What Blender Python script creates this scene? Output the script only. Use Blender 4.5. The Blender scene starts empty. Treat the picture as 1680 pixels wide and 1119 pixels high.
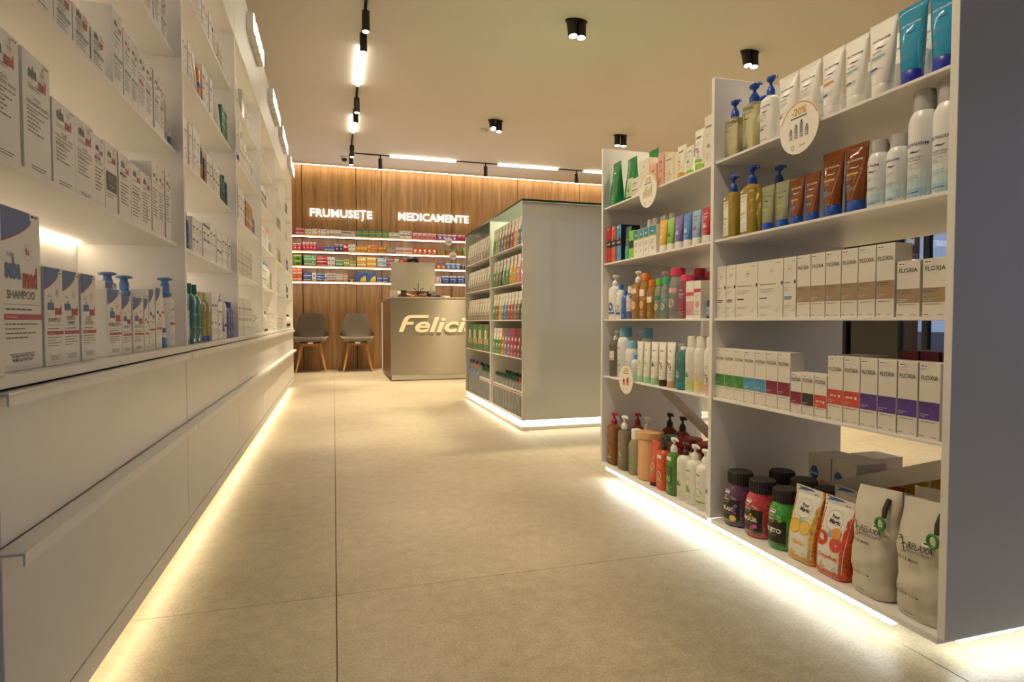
import bpy, math, random
from mathutils import Vector
random.seed(7)
SC = bpy.context.scene
COL = SC.collection

# ------------------------------------------------------------------ camera
H = 0.7111
cam_d = bpy.data.cameras.new('camera'); cam = bpy.data.objects.new('camera', cam_d); COL.objects.link(cam)
cam_d.sensor_width = 36.0; cam_d.lens = 21.0; cam_d.clip_start = 0.02; cam_d.clip_end = 100
cam.location = (0, 0, H)
cam.rotation_euler = (math.radians(90 - 1.899), 0, math.radians(-16.592))
SC.camera = cam

# ------------------------------------------------------------------ world, exposure
WD = bpy.data.worlds.new('dusk'); SC.world = WD; WD.use_nodes = True
bgn = WD.node_tree.nodes['Background']
bgn.inputs[0].default_value = (0.20, 0.24, 0.34, 1); bgn.inputs[1].default_value = 0.75
SC.view_settings.view_transform = 'Standard'; SC.view_settings.look = 'None'
SC.view_settings.gamma = 1.0; SC.view_settings.use_curve_mapping = False
SC.view_settings.exposure = 1.38
SC.cycles.use_denoising = True
SC.cycles.max_bounces = 8; SC.cycles.diffuse_bounces = 5; SC.cycles.glossy_bounces = 4
SC.cycles.transmission_bounces = 6; SC.cycles.transparent_max_bounces = 40
SC.cycles.caustics_reflective = False; SC.cycles.caustics_refractive = False
SC.cycles.sample_clamp_indirect = 4.0

WARM = (1.0, 0.81, 0.55)
K_KICK = 5.2      # floor strips
K_SHELF = 4.0      # left shelf strips
K_SPOT = 105.0
K_TRACK = 12.0
K_COVE = 5.5
K_BACK = 4.5

# ------------------------------------------------------------------ materials
def lin(hx):
    hx = hx.lstrip('#'); o = []
    for i in (0, 2, 4):
        c = int(hx[i:i+2], 16) / 255
        o.append(c / 12.92 if c <= 0.04045 else ((c + 0.055) / 1.055) ** 2.4)
    return (o[0], o[1], o[2], 1)
_M = {}
def M(hx, rough=0.5, metal=0.0, trans=0.0, coat=0.0, alpha=1.0, var=0.0, spec=0.5):
    key = (hx, rough, metal, trans, coat, alpha, var, spec)
    if key in _M: return _M[key]
    m = bpy.data.materials.new('surface_' + hx); m.use_nodes = True
    nt = m.node_tree; b = nt.nodes['Principled BSDF']
    b.inputs['Base Color'].default_value = lin(hx)
    b.inputs['Roughness'].default_value = rough; b.inputs['Metallic'].default_value = metal
    b.inputs['Transmission Weight'].default_value = trans; b.inputs['Coat Weight'].default_value = coat
    b.inputs['Specular IOR Level'].default_value = spec
    b.inputs['Alpha'].default_value = alpha
    if var:
        tc = nt.nodes.new('ShaderNodeTexCoord'); nz = nt.nodes.new('ShaderNodeTexNoise')
        nz.inputs['Scale'].default_value = 3.0; nz.inputs['Detail'].default_value = 5
        hs = nt.nodes.new('ShaderNodeHueSaturation'); mr = nt.nodes.new('ShaderNodeMapRange')
        mr.inputs['To Min'].default_value = 1 - var; mr.inputs['To Max'].default_value = 1 + var
        hs.inputs['Color'].default_value = lin(hx)
        nt.links.new(tc.outputs['Object'], nz.inputs['Vector']); nt.links.new(nz.outputs['Fac'], mr.inputs['Value'])
        nt.links.new(mr.outputs['Result'], hs.inputs['Value']); nt.links.new(hs.outputs['Color'], b.inputs['Base Color'])
    _M[key] = m
    return m
def EM(name, col, k):
    key = ('em', name, col, k)
    if key in _M: return _M[key]
    m = bpy.data.materials.new('glow_' + name); m.use_nodes = True; nt = m.node_tree
    nt.nodes.remove(nt.nodes['Principled BSDF'])
    e = nt.nodes.new('ShaderNodeEmission'); e.inputs[0].default_value = (*col, 1); e.inputs[1].default_value = k
    nt.links.new(e.outputs[0], nt.nodes['Material Output'].inputs[0])
    _M[key] = m
    return m
def GLASS(name, tint=(1, 1, 1), thin=0.0, rough=0.0):
    key = ('gl', name)
    if key in _M: return _M[key]
    m = bpy.data.materials.new('glass_' + name); m.use_nodes = True; nt = m.node_tree
    nt.nodes.remove(nt.nodes['Principled BSDF'])
    t = nt.nodes.new('ShaderNodeBsdfTransparent'); t.inputs[0].default_value = (*tint, 1)
    g = nt.nodes.new('ShaderNodeBsdfGlossy'); g.inputs['Roughness'].default_value = rough
    f = nt.nodes.new('ShaderNodeFresnel'); f.inputs[0].default_value = 1.5
    mx = nt.nodes.new('ShaderNodeMixShader'); ad = nt.nodes.new('ShaderNodeMath'); ad.operation = 'ADD'; ad.use_clamp = True
    ad.inputs[1].default_value = thin
    nt.links.new(f.outputs[0], ad.inputs[0]); nt.links.new(ad.outputs[0], mx.inputs[0])
    nt.links.new(t.outputs[0], mx.inputs[1]); nt.links.new(g.outputs[0], mx.inputs[2])
    nt.links.new(mx.outputs[0], nt.nodes['Material Output'].inputs[0])
    _M[key] = m
    return m
def WOOD(name, c1, c2, scale=(9, 9, 0.6), rough=0.45):
    m = bpy.data.materials.new(name); m.use_nodes = True; nt = m.node_tree; b = nt.nodes['Principled BSDF']
    tc = nt.nodes.new('ShaderNodeNewGeometry'); mp = nt.nodes.new('ShaderNodeMapping'); mp.inputs['Scale'].default_value = scale
    nz = nt.nodes.new('ShaderNodeTexNoise'); nz.inputs['Scale'].default_value = 2.2; nz.inputs['Detail'].default_value = 8; nz.inputs['Distortion'].default_value = 0.6
    n2 = nt.nodes.new('ShaderNodeTexNoise'); n2.inputs['Scale'].default_value = 14; n2.inputs['Detail'].default_value = 4
    ad = nt.nodes.new('ShaderNodeMath'); ad.operation = 'MULTIPLY_ADD'; ad.inputs[1].default_value = 0.35
    cr = nt.nodes.new('ShaderNodeValToRGB'); cr.color_ramp.elements[0].position = 0.40; cr.color_ramp.elements[1].position = 0.95
    cr.color_ramp.elements[0].color = lin(c1); cr.color_ramp.elements[1].color = lin(c2)
    nt.links.new(tc.outputs['Position'], mp.inputs['Vector']); nt.links.new(mp.outputs[0], nz.inputs['Vector']); nt.links.new(mp.outputs[0], n2.inputs['Vector'])
    nt.links.new(n2.outputs['Fac'], ad.inputs[0]); nt.links.new(nz.outputs['Fac'], ad.inputs[2])
    nt.links.new(ad.outputs[0], cr.inputs[0]); nt.links.new(cr.outputs[0], b.inputs['Base Color'])
    b.inputs['Roughness'].default_value = rough
    return m
def CLEAR(hx, amount=0.6, rough=0.05):
    key = ('clear', hx, amount, rough)
    if key in _M: return _M[key]
    m = bpy.data.materials.new('clear_plastic_' + hx); m.use_nodes = True; nt = m.node_tree
    nt.nodes.remove(nt.nodes['Principled BSDF'])
    c = lin(hx); tint = tuple(q ** 0.22 for q in c[:3])
    t = nt.nodes.new('ShaderNodeBsdfTransparent'); t.inputs[0].default_value = (*tint, 1)
    c = (*[q ** 0.75 for q in c[:3]], 1); amount *= 0.9
    d = nt.nodes.new('ShaderNodeBsdfDiffuse'); d.inputs[0].default_value = c
    tl = nt.nodes.new('ShaderNodeBsdfTranslucent'); tl.inputs[0].default_value = c
    g = nt.nodes.new('ShaderNodeBsdfGlossy'); g.inputs['Roughness'].default_value = rough
    f = nt.nodes.new('ShaderNodeFresnel'); f.inputs[0].default_value = 1.5
    m0 = nt.nodes.new('ShaderNodeMixShader'); m0.inputs[0].default_value = 0.45
    m1 = nt.nodes.new('ShaderNodeMixShader'); m1.inputs[0].default_value = amount
    m2 = nt.nodes.new('ShaderNodeMixShader')
    nt.links.new(d.outputs[0], m0.inputs[1]); nt.links.new(tl.outputs[0], m0.inputs[2])
    nt.links.new(m0.outputs[0], m1.inputs[1]); nt.links.new(t.outputs[0], m1.inputs[2])
    nt.links.new(f.outputs[0], m2.inputs[0]); nt.links.new(m1.outputs[0], m2.inputs[1]); nt.links.new(g.outputs[0], m2.inputs[2])
    nt.links.new(m2.outputs[0], nt.nodes['Material Output'].inputs[0])
    _M[key] = m
    return m
WHITE = M('#e9e7e3', 0.35)           # lacquered cabinet board
WEDGE = M('#f3f1ec', 0.4)
WGLOSS = M('#cbccc4', 0.08, coat=1.0, spec=0.7)

# ------------------------------------------------------------------ mesh collector
class G:
    def __init__(s): s.v = []; s.f = []; s.mi = []; s.sm = []; s.ms = []
    def mat(s, m):
        if m not in s.ms: s.ms.append(m)
        return s.ms.index(m)
    def add(s, vs, fs, m, smooth=False):
        o = len(s.v); s.v += [tuple(v) for v in vs]; k = s.mat(m)
        for f in fs: s.f.append([i + o for i in f]); s.mi.append(k); s.sm.append(smooth)
        return s
    def box(s, x0, x1, y0, y1, z0, z1, m, c=0.0):
        if c <= 0:
            vs = [(x, y, z) for z in (z0, z1) for y in (y0, y1) for x in (x0, x1)]
            return s.add(vs, [(0, 2, 3, 1), (4, 5, 7, 6), (0, 1, 5, 4), (2, 6, 7, 3), (0, 4, 6, 2), (1, 3, 7, 5)], m)
        vs = []; idx = {}
        for i, x in enumerate((x0, x1)):
            for j, y in enumerate((y0, y1)):
                for k, z in enumerate((z0, z1)):
                    sx, sy, sz = (1, -1)[i], (1, -1)[j], (1, -1)[k]
                    for a, p in enumerate(((x, y + sy*c, z + sz*c), (x + sx*c, y, z + sz*c), (x + sx*c, y + sy*c, z))):
                        idx[(i, j, k, a)] = len(vs); vs.append(p)
        F = []
        I = idx
        for i in (0, 1):
            F.append([I[i,0,0,0], I[i,0,1,0], I[i,1,1,0], I[i,1,0,0]][::(1 if i == 0 else -1)])
            F.append([I[0,i,0,1], I[1,i,0,1], I[1,i,1,1], I[0,i,1,1]][::(1 if i == 0 else -1)])
            F.append([I[0,0,i,2], I[0,1,i,2], I[1,1,i,2], I[1,0,i,2]][::(1 if i == 0 else -1)])
        for i in (0, 1):
            for j in (0, 1):
                r = 1 if (i + j) % 2 == 0 else -1
                F.append([I[i,j,0,0], I[i,j,0,1], I[i,j,1,1], I[i,j,1,0]][::r])
                F.append([I[i,0,j,0], I[i,1,j,0], I[i,1,j,2], I[i,0,j,2]][::r])
                F.append([I[0,i,j,1], I[0,i,j,2], I[1,i,j,2], I[1,i,j,1]][::r])
                for k in (0, 1):
                    q = [I[i,j,k,0], I[i,j,k,1], I[i,j,k,2]]
                    F.append(q[::(-1 if (i + j + k) % 2 == 0 else 1)])
        return s.add(vs, F, m)
    def loft(s, secs, m, seg=20, cap=(1, 1), smooth=True):
        vs = []; F = []
        for sec in secs:
            z, a, b = sec[:3]; n = sec[3] if len(sec) > 3 else 2.0
            cx, cy = (sec[4], sec[5]) if len(sec) > 5 else (0, 0)
            for i in range(seg):
                t = 2 * math.pi * (i + 0.5) / seg; c, d = math.cos(t), math.sin(t)
                vs.append((cx + a * math.copysign(abs(c) ** (2 / n), c), cy + b * math.copysign(abs(d) ** (2 / n), d), z))
        for k in range(len(secs) - 1):
            for i in range(seg):
                j = (i + 1) % seg
                F.append((k*seg + i, k*seg + j, (k+1)*seg + j, (k+1)*seg + i))
        s.add(vs, F, m, smooth)
        o = len(s.v) - len(vs)
        k = s.mat(m)
        if cap[0]: s.f.append([o + i for i in range(seg)][::-1]); s.mi.append(k); s.sm.append(False)
        if cap[1]: s.f.append([o + (len(secs)-1)*seg + i for i in range(seg)]); s.mi.append(k); s.sm.append(False)
        return s
    def tube(s, pts, r, m, seg=8, smooth=True):
        pts = [Vector(p) for p in pts]; vs = []; F = []
        rr = r if isinstance(r, (list, tuple)) else [r] * len(pts)
        up = Vector((0.13, 0.21, 1)).normalized()
        for i, p in enumerate(pts):
            d = (pts[min(i+1, len(pts)-1)] - pts[max(i-1, 0)]).normalized()
            a = d.cross(up)
            if a.length < 0.05: a = d.cross(Vector((1, 0.1, 0)))
            a.normalize(); b = d.cross(a).normalized()
            for k in range(seg):
                t = 2 * math.pi * k / seg
                vs.append(p + a * rr[i] * math.cos(t) + b * rr[i] * math.sin(t))
        for i in range(len(pts) - 1):
            for k in range(seg):
                j = (k + 1) % seg
                F.append((i*seg + k, i*seg + j, (i+1)*seg + j, (i+1)*seg + k))
        F.append(list(range(seg))[::-1]); F.append([(len(pts)-1)*seg + k for k in range(seg)])
        return s.add(vs, F, m, smooth)
    def prism(s, poly, y0, y1, m, axis='y'):
        n = len(poly)
        if axis == 'y': vs = [(x, y0, z) for x, z in poly] + [(x, y1, z) for x, z in poly]
        elif axis == 'x': vs = [(y0, x, z) for x, z in poly] + [(y1, x, z) for x, z in poly]
        else: vs = [(x, z, y0) for x, z in poly] + [(x, z, y1) for x, z in poly]
        F = [list(range(n)), [n + i for i in range(n)][::-1]] + [(i, i + n, (i+1) % n + n, (i+1) % n) for i in range(n)]
        return s.add(vs, F, m)
    def mesh(s, name, sharp=True):
        me = bpy.data.meshes.new(name); me.from_pydata(s.v, [], s.f)
        for m in s.ms: me.materials.append(m)
        me.polygons.foreach_set('material_index', s.mi); me.polygons.foreach_set('use_smooth', s.sm)
        me.update()
        if sharp and any(s.sm): me.set_sharp_from_angle(angle=math.radians(40))
        return me
def obj(name, me, parent=None, loc=(0, 0, 0), rz=0):
    if isinstance(me, G): me = me.mesh(name)
    o = bpy.data.objects.new(name, me); COL.objects.link(o)
    o.location = loc; o.rotation_euler = (0, 0, rz)
    if parent: o.parent = parent
    return o
def tag(o, label=None, cat=None, group=None, kind=None):
    if label: o['label'] = label
    if cat: o['category'] = cat
    if group: o['group'] = group
    if kind: o['kind'] = kind
    return o
def empty(name, loc=(0, 0, 0), rz=0):
    o = bpy.data.objects.new(name, None); o.empty_display_size = 0.05; COL.objects.link(o); o.location = loc; o.rotation_euler = (0, 0, rz)
    return o

# ------------------------------------------------------------------ text
_TC = {}
_tcu = bpy.data.curves.new('lettering', 'FONT'); _tob = bpy.data.objects.new('lettering', _tcu); COL.objects.link(_tob)
CAPH = 0.682
def text_geo(s, bold=0.0, extrude=0.0, shear=0.0, res=2, space=1.0):
    key = (s, bold, extrude, shear, res, space)
    if key in _TC: return _TC[key]
    _tcu.body = s; _tcu.size = 1.0; _tcu.offset = bold; _tcu.resolution_u = res; _tcu.extrude = extrude; _tcu.shear = shear; _tcu.space_character = space
    bpy.context.view_layer.update()
    me = _tob.to_mesh()
    vs = [tuple(v.co) for v in me.vertices]; fs = [list(p.vertices) for p in me.polygons]
    _tob.to_mesh_clear()
    vs = [(x / CAPH, y / CAPH, z) for x, y, z in vs]
    if vs:
        x0 = min(v[0] for v in vs); vs = [(x - x0, y, z) for x, y, z in vs]
    w = max((v[0] for v in vs), default=0)
    _TC[key] = (vs, fs, w)
    return _TC[key]

class Art:
    """flat print on the front of a pack; x across (0 = middle), y up, metres"""
    def __init__(s): s.p = []; s.curved = False
    def rect(s, x0, y0, x1, y1, c, lay=0, n=None):
        n = n or (8 if s.curved else 1); vs = []; F = []
        ny = 4 if s.curved and (y1 - y0) > 0.02 else 1
        for j in range(ny + 1):
            for i in range(n + 1): vs.append((x0 + (x1 - x0) * i / n, y0 + (y1 - y0) * j / ny))
        for j in range(ny):
            for i in range(n): a = j * (n + 1) + i; F.append((a, a + 1, a + n + 2, a + n + 1))
        s.p.append((vs, F, c, lay)); return s
    def text(s, t, x, y, h, c, al='c', b=0.0, sx=1.0, lay=1, maxw=None, slope=0.0):
        vs, fs, w = text_geo(t, b)
        if maxw and w * h * sx > maxw: sx = maxw / (w * h)
        ox = {'c': -w * h * sx / 2, 'l': 0, 'r': -w * h * sx}[al]
        s.p.append(([(x + ox + a * h * sx, y + d * h + slope * (ox + a * h * sx)) for a, d, _ in vs], fs, c, lay)); return s
    def poly(s, pts, c, lay=1): s.p.append((list(pts), [list(range(len(pts)))], c, lay)); return s
    def disc(s, x, y, r, c, lay=1, ry=None, n=16):
        ry = ry or r
        return s.poly([(x + r * math.cos(2 * math.pi * i / n), y + ry * math.sin(2 * math.pi * i / n)) for i in range(n)], c, lay)
    def ring(s, x, y, r, t, c, lay=1, n=20, a0=0, a1=360):
        vs = []; F = []
        for i in range(n + 1):
            a = math.radians(a0 + (a1 - a0) * i / n)
            vs += [(x + r * math.cos(a), y + r * math.sin(a)), (x + (r - t) * math.cos(a), y + (r - t) * math.sin(a))]
        for i in range(n): F.append((2*i, 2*i + 2, 2*i + 3, 2*i + 1))
        s.p.append((vs, F, c, lay)); return s
    def para(s, x0, y, w, n, dy, c, th=None, seed=1, lay=1, center=False):
        rn = random.Random(seed); th = th or dy * 0.32
        for k in range(n):
            L = w * rn.uniform(0.55, 1.0) if k else w; x = x0 + ((w - L) / 2 if center else 0); e = x + L; yy = y - k * dy
            vs = []; F = []
            while x < e - th:
                q = min(e, x + rn.uniform(2.5, 8) * th)
                o = len(vs); vs += [(x, yy), (q, yy), (q, yy + th), (x, yy + th)]; F.append((o, o+1, o+2, o+3)); x = q + th * 0.8
            if F: s.p.append((vs, F, c, lay))
        return s
    def sticker(s, x, y, w=0.016, lay=3):
        s.rect(x, y, x + w, y + w * 0.42, '#efeee8', lay, n=2)
        s.para(x + w * 0.12, y + w * 0.22, w * 0.75, 1, 0.01, '#33302c', th=w * 0.12, lay=lay + 1)
        return s
    def geo(s, g, surf, rough=0.4):
        for vs, fs, c, lay in s.p:
            g.add([surf(x, y, lay) for x, y in vs], fs, M(c, rough))
        return g
def surf_box(d): return lambda x, y, l: (x, -d / 2 - 0.00025 - l * 0.00018, y)
def surf_loft(secs):
    def f(x, y, l):
        y = min(max(y, secs[0][0]), secs[-1][0])
        for k in range(len(secs) - 1):
            if secs[k][0] <= y <= secs[k+1][0]: break
        p, q = secs[k], secs[k+1]; t = 0 if q[0] == p[0] else (y - p[0]) / (q[0] - p[0])
        a = p[1] + (q[1]-p[1])*t; b = p[2] + (q[2]-p[2])*t
        n = (p[3] if len(p) > 3 else 2) * (1-t) + (q[3] if len(q) > 3 else 2) * t
        u = min(abs(x) / a, 0.97)
        return (x if abs(x) < 0.97 * a else math.copysign(0.97 * a, x), -b * (1 - u ** n) ** (1 / n) - 0.0006 - l * 0.00022, y)
    return f

# ------------------------------------------------------------------ packs
class Proto:
    def __init__(s, name, cat, look, d, parts, w): s.name, s.cat, s.look, s.d, s.parts, s.w = name, cat, look, d, parts, w
PK = {}
def carton(look, w, h, d, base, art=None, side=None, name='carton', merge=False, cat='box', topc=None, c=0.0007, rough=0.45):
    g = G(); mb = M(base, rough)
    g.box(-w/2, w/2, -d/2, d/2, 0, h, mb, c)
    if side: g.box(-w/2 - 0.0002, w/2 + 0.0002, -d/2 + 0.001, d/2 - 0.001, 0.001, h - 0.001, M(side, rough))
    g.box(-w/2 + 0.004, w/2 - 0.004, -d/2 + 0.0035, -d/2 + 0.0042, h, h + 0.0003, M('#b9b4aa', 0.6))   # closing flap edge
    parts = []
    if art:
        A = Art(); art(A, w, h)
        if merge: A.geo(g, surf_box(d), rough)
    parts.append((name, g.mesh(name)))
    if art and not merge: parts.append(('front_print', A.geo(G(), surf_box(d), rough).mesh('front_print')))
    return Proto(name, cat, look, d, parts, w)
def body_pack(name, cat, look, secs, bmat, art=None, extra=(), seg=24, merge=False, prough=0.4):
    g = G(); g.loft(secs, bmat, seg)
    A = None
    if art: A = Art(); A.curved = True; art(A, 2 * max(q[1] for q in secs), secs[-1][0])
    if A and merge: A.geo(g, surf_loft(secs), prough)
    if merge:
        for nm, e in extra:
            for i, f in enumerate(e.f): pass
            o = len(g.v); g.v += e.v
            for f, k, sm in zip(e.f, e.mi, e.sm): g.f.append([i + o for i in f]); g.mi.append(g.mat(e.ms[k])); g.sm.append(sm)
    parts = [(name, g.mesh(name))]
    if not merge:
        for nm, e in extra: parts.append((nm, e.mesh(nm)))
        if A: parts.append(('front_print', A.geo(G(), surf_loft(secs), prough).mesh('front_print')))
    return Proto(name, cat, look, 2 * max(q[2] for q in secs), parts, 2 * max(q[1] for q in secs))
def pump_g(z, r, hh, col, dirx=1, rough=0.3):
    m = M(col, rough); g = G()
    g.loft([(z, r, r), (z + hh*0.30, r, r), (z + hh*0.36, r*0.8, r*0.8), (z + hh*0.5, r*0.55, r*0.55)], m, 16)
    g.loft([(z + hh*0.5, r*0.34, r*0.34), (z + hh*0.78, r*0.34, r*0.34)], m, 10)
    g.loft([(z + hh*0.72, r*0.6, r*0.6), (z + hh*0.80, r*1.15, r*0.8), (z + hh*0.93, r*1.3, r*0.85), (z + hh, r*1.1, r*0.65)], m, 16)
    g.tube([(0, 0, z + hh*0.89), (dirx*r*1.3, 0, z + hh*0.90), (dirx*r*1.9, 0, z + hh*0.88), (dirx*r*2.1, 0, z + hh*0.80)], [r*0.45, r*0.36, r*0.3, r*0.24], m, 8)
    return g
def liquid(hx, trans=0.55, rough=0.06): return CLEAR(hx, trans, rough)
def pump_bottle(look, w, h, col, pcol, art=None, d=None, trans=0.0, n=2.0, hh=None, dirx=1, merge=False, liner=None):
    d = d or w; a, b = w/2, d/2; hh = hh or h*0.27; hb = h - hh; r = min(a * 0.40, b * 0.62)
    secs = [(0, a*0.94, b*0.94, n), (0.004, a, b, n), (hb*0.86, a, b, n), (hb*0.92, a*0.95, b*0.95, n), (hb*0.965, a*0.72, b*0.72, 2.2), (hb*0.985, r*1.1, r*1.1, 2), (hb, r*0.95, r*0.95, 2)]
    bm = liquid(col, trans) if trans else M(col, 0.28)
    return body_pack('pump_bottle', 'bottle', look, secs, bm, art, [('pump', pump_g(hb, r, hh, pcol, dirx))], merge=merge)
def cap_bottle(look, w, h, col, ccol, art=None, d=None, trans=0.0, n=2.0, ch=None, cr=0.5, name='bottle', merge=False, flat=False):
    d = d or w; a, b = w/2, d/2; ch = ch or h*0.16; hb = h - ch; r = min(a, b) * cr
    if flat: secs = [(0, a*0.94, b*0.94, n), (0.003, a, b, n), (hb*0.97, a*0.97, b*0.97, n), (hb, a*0.9, b*0.9, n)]
    else: secs = [(0, a*0.92, b*0.92, n), (0.004, a, b, n), (hb*0.84, a, b, n), (hb*0.92, a*0.85, b*0.85, n), (hb, r, r, 2)]
    bm = liquid(col, trans) if trans else M(col, 0.28)
    c = G(); c.loft([(hb, r*1.08, r*1.08), (h*0.985, r*1.04, r*1.04), (h, r*0.9, r*0.9)], M(ccol, 0.35), 18)
    return body_pack(name, 'bottle', look, secs, bm, art, [('cap', c)], merge=merge)
def aerosol(look, w, h, col, ccol, art=None, clear=False, merge=False, capr=0.72):
    a = w/2; hc = h*0.2; hb = h - hc
    secs = [(0, a*0.93, a*0.93), (0.003, a, a), (hb*0.86, a, a), (hb*0.93, a*0.93, a*0.93), (hb*0.98, a*0.78, a*0.78), (hb, a*capr, a*capr)]
    cm = CLEAR('#ffffff', 0.30) if clear else M(ccol, 0.35)
    c = G(); c.loft([(hb, a*capr*1.02, a*capr*1.02), (h*0.96, a*capr, a*capr), (h*0.99, a*capr*0.9, a*capr*0.9), (h, a*capr*0.6, a*capr*0.6)], cm, 20)
    ex = [('cap', c)]
    if clear:
        nz = G(); nz.loft([(hb, a*0.34, a*0.34), (hb + hc*0.35, a*0.3, a*0.3), (hb + hc*0.6, a*0.2, a*0.2)], M('#e8e6e0', 0.4), 12); ex.append(('nozzle', nz))
    return body_pack('spray_can', 'can', look, secs, M(col, 0.3), art, ex, merge=merge)
def tube_pack(look, w, h, col, ccol, art=None, trans=0.0, capf=0.17, capw=0.62, merge=False, name='tube'):
    a = w/2; ch = h*capf; rc = a*capw; b0 = rc*0.92
    secs = [(ch, rc*1.02, b0, 2), (ch + h*0.12, rc + (a-rc)*0.25, b0*0.9, 2), (h*0.55, rc + (a-rc)*0.62, b0*0.6, 2.2), (h*0.92, a*0.97, b0*0.16, 3), (h*0.93, a, 0.0016, 6), (h, a, 0.0012, 6)]
    bm = liquid(col, trans) if trans else M(col, 0.28, coat=0.3)
    c = G(); c.loft([(0, rc*0.95, rc*0.9), (0.002, rc, rc*0.95), (ch*0.97, rc*1.03, b0*0.98), (ch, rc*0.98, b0*0.95)], M(ccol, 0.35), 20)
    return body_pack(name, 'tube', look, secs, bm, art, [('cap', c)], merge=merge)

ORD = ['', 'first', 'second', 'third', 'fourth', 'fifth', 'sixth', 'seventh', 'eighth', 'ninth', 'tenth', 'eleventh', 'twelfth', 'thirteenth', 'fourteenth', 'fifteenth', 'sixteenth', 'seventeenth', 'eighteenth', 'nineteenth', 'twentieth']
ROWS = {}
def place(p, side, u, front, z, row, back=0.0, jit=0.0, look=None, extra_rot=0.0):
    rot = {'L': math.pi/2, 'R': -math.pi/2, 'B': 0}[side] + jit * random.uniform(-1, 1) + extra_rot
    k = front + (back + p.d/2) * {'L': -1, 'R': 1, 'B': 1}[side]
    loc = (k, u, z) if side != 'B' else (u, k, z)
    root = obj(p.parts[0][0], p.parts[0][1], None, loc, rot)
    for nm, me in p.parts[1:]: obj(nm, me, root)
    root['category'] = p.cat
    s = u if side != 'R' else -u
    ROWS.setdefault(row, []).append((s, root, look or p.look, p.cat))
    return root
def label_rows():
    for row, items in ROWS.items():
        items.sort(key=lambda t: t[0]); by = {}
        for s, o, lk, c in items: by.setdefault(lk, []).append(o)
        for lk, os_ in by.items():
            for i, o in enumerate(os_):
                if len(os_) == 1: lab = '%s, %s' % (lk, row)
                else:
                    q = ORD[i+1] + ' from left' if i < len(os_) - 1 else 'rightmost'
                    if i == 0: q = 'leftmost'
                    lab = '%s, %s, %s' % (lk, q, row)
                nw = len(lab.replace(',', '').split())
                if nw > 16: print('LONG LABEL', nw, lab)
                o['label'] = lab; o['group'] = 'goods on ' + row
# ------------------------------------------------------------------ lamps helper
def spot(loc, energy, size=75, blend=0.7, col=WARM, rot=(0, 0, 0), r=0.03):
    l = bpy.data.lights.new('spot_beam', 'SPOT'); l.energy = energy; l.spot_size = math.radians(size); l.spot_blend = blend
    l.color = col; l.shadow_soft_size = r
    o = bpy.data.objects.new('spot_beam', l); COL.objects.link(o); o.location = loc; o.rotation_euler = rot
    return o

# ================================================================== SETTING
XL, XR, YN, YW, ZC = -0.72, 6.0, -3.0, 9.178, 2.95
# floor: 1.2 m stone tiles with recessed joints
fm = bpy.data.materials.new('limestone'); fm.use_nodes = True
nt = fm.node_tree; b = nt.nodes['Principled BSDF']
ge = nt.nodes.new('ShaderNodeNewGeometry')
n1 = nt.nodes.new('ShaderNodeTexNoise'); n1.inputs['Scale'].default_value = 1.3; n1.inputs['Detail'].default_value = 6
n2 = nt.nodes.new('ShaderNodeTexNoise'); n2.inputs['Scale'].default_value = 22; n2.inputs['Detail'].default_value = 8; n2.inputs['Roughness'].default_value = 0.7
n3 = nt.nodes.new('ShaderNodeTexNoise'); n3.inputs['Scale'].default_value = 160; n3.inputs['Detail'].default_value = 4
vo = nt.nodes.new('ShaderNodeTexVoronoi'); vo.inputs['Scale'].default_value = 60; vo.feature = 'F1'
for n in (n1, n2, n3, vo): nt.links.new(ge.outputs['Position'], n.inputs['Vector'])
cr = nt.nodes.new('ShaderNodeValToRGB'); e = cr.color_ramp.elements
e[0].position = 0.38; e[0].color = lin('#9e9279'); e[1].position = 0.70; e[1].color = lin('#cbc0a7')
mx = nt.nodes.new('ShaderNodeMath'); mx.operation = 'MULTIPLY_ADD'; mx.inputs[1].default_value = 0.45
mx2 = nt.nodes.new('ShaderNodeMath'); mx2.operation = 'MULTIPLY_ADD'; mx2.inputs[1].default_value = 0.35; mx2.inputs[2].default_value = -0.13
nt.links.new(n2.outputs['Fac'], mx2.inputs[0])
nt.links.new(n1.outputs['Fac'], mx.inputs[0]); nt.links.new(mx2.outputs[0], mx.inputs[2])
mx3 = nt.nodes.new('ShaderNodeMath'); mx3.operation = 'MULTIPLY_ADD'; mx3.inputs[1].default_value = 0.42; mx.inputs[2].default_value = -0.07
nt.links.new(n3.outputs['Fac'], mx3.inputs[0]); nt.links.new(mx.outputs[0], mx3.inputs[2])
nt.links.new(mx3.outputs[0], cr.inputs[0])
st = nt.nodes.new('ShaderNodeValToRGB'); st.color_ramp.elements[0].position = 0.03; st.color_ramp.elements[0].color = (1, 1, 1, 1)
st.color_ramp.elements[1].position = 0.09; st.color_ramp.elements[1].color = (0, 0, 0, 1)
nt.links.new(vo.outputs['Distance'], st.inputs[0])
mc = nt.nodes.new('ShaderNodeMixRGB'); mc.blend_type = 'MIX'; mc.inputs[2].default_value = lin('#e4dcc8')
ms = nt.nodes.new('ShaderNodeMath'); ms.operation = 'MULTIPLY'; ms.inputs[1].default_value = 0.35
nt.links.new(st.outputs[0], ms.inputs[0]); nt.links.new(ms.outputs[0], mc.inputs[0])
nt.links.new(cr.outputs[0], mc.inputs[1]); nt.links.new(mc.outputs[0], b.inputs['Base Color'])
bp = nt.nodes.new('ShaderNodeBump'); bp.inputs['Strength'].default_value = 0.08; bp.inputs['Distance'].default_value = 0.002
nt.links.new(n3.outputs['Fac'], bp.inputs['Height']); nt.links.new(bp.outputs[0], b.inputs['Normal'])
b.inputs['Roughness'].default_value = 0.42; b.inputs['Specular IOR Level'].default_value = 0.35
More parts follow.
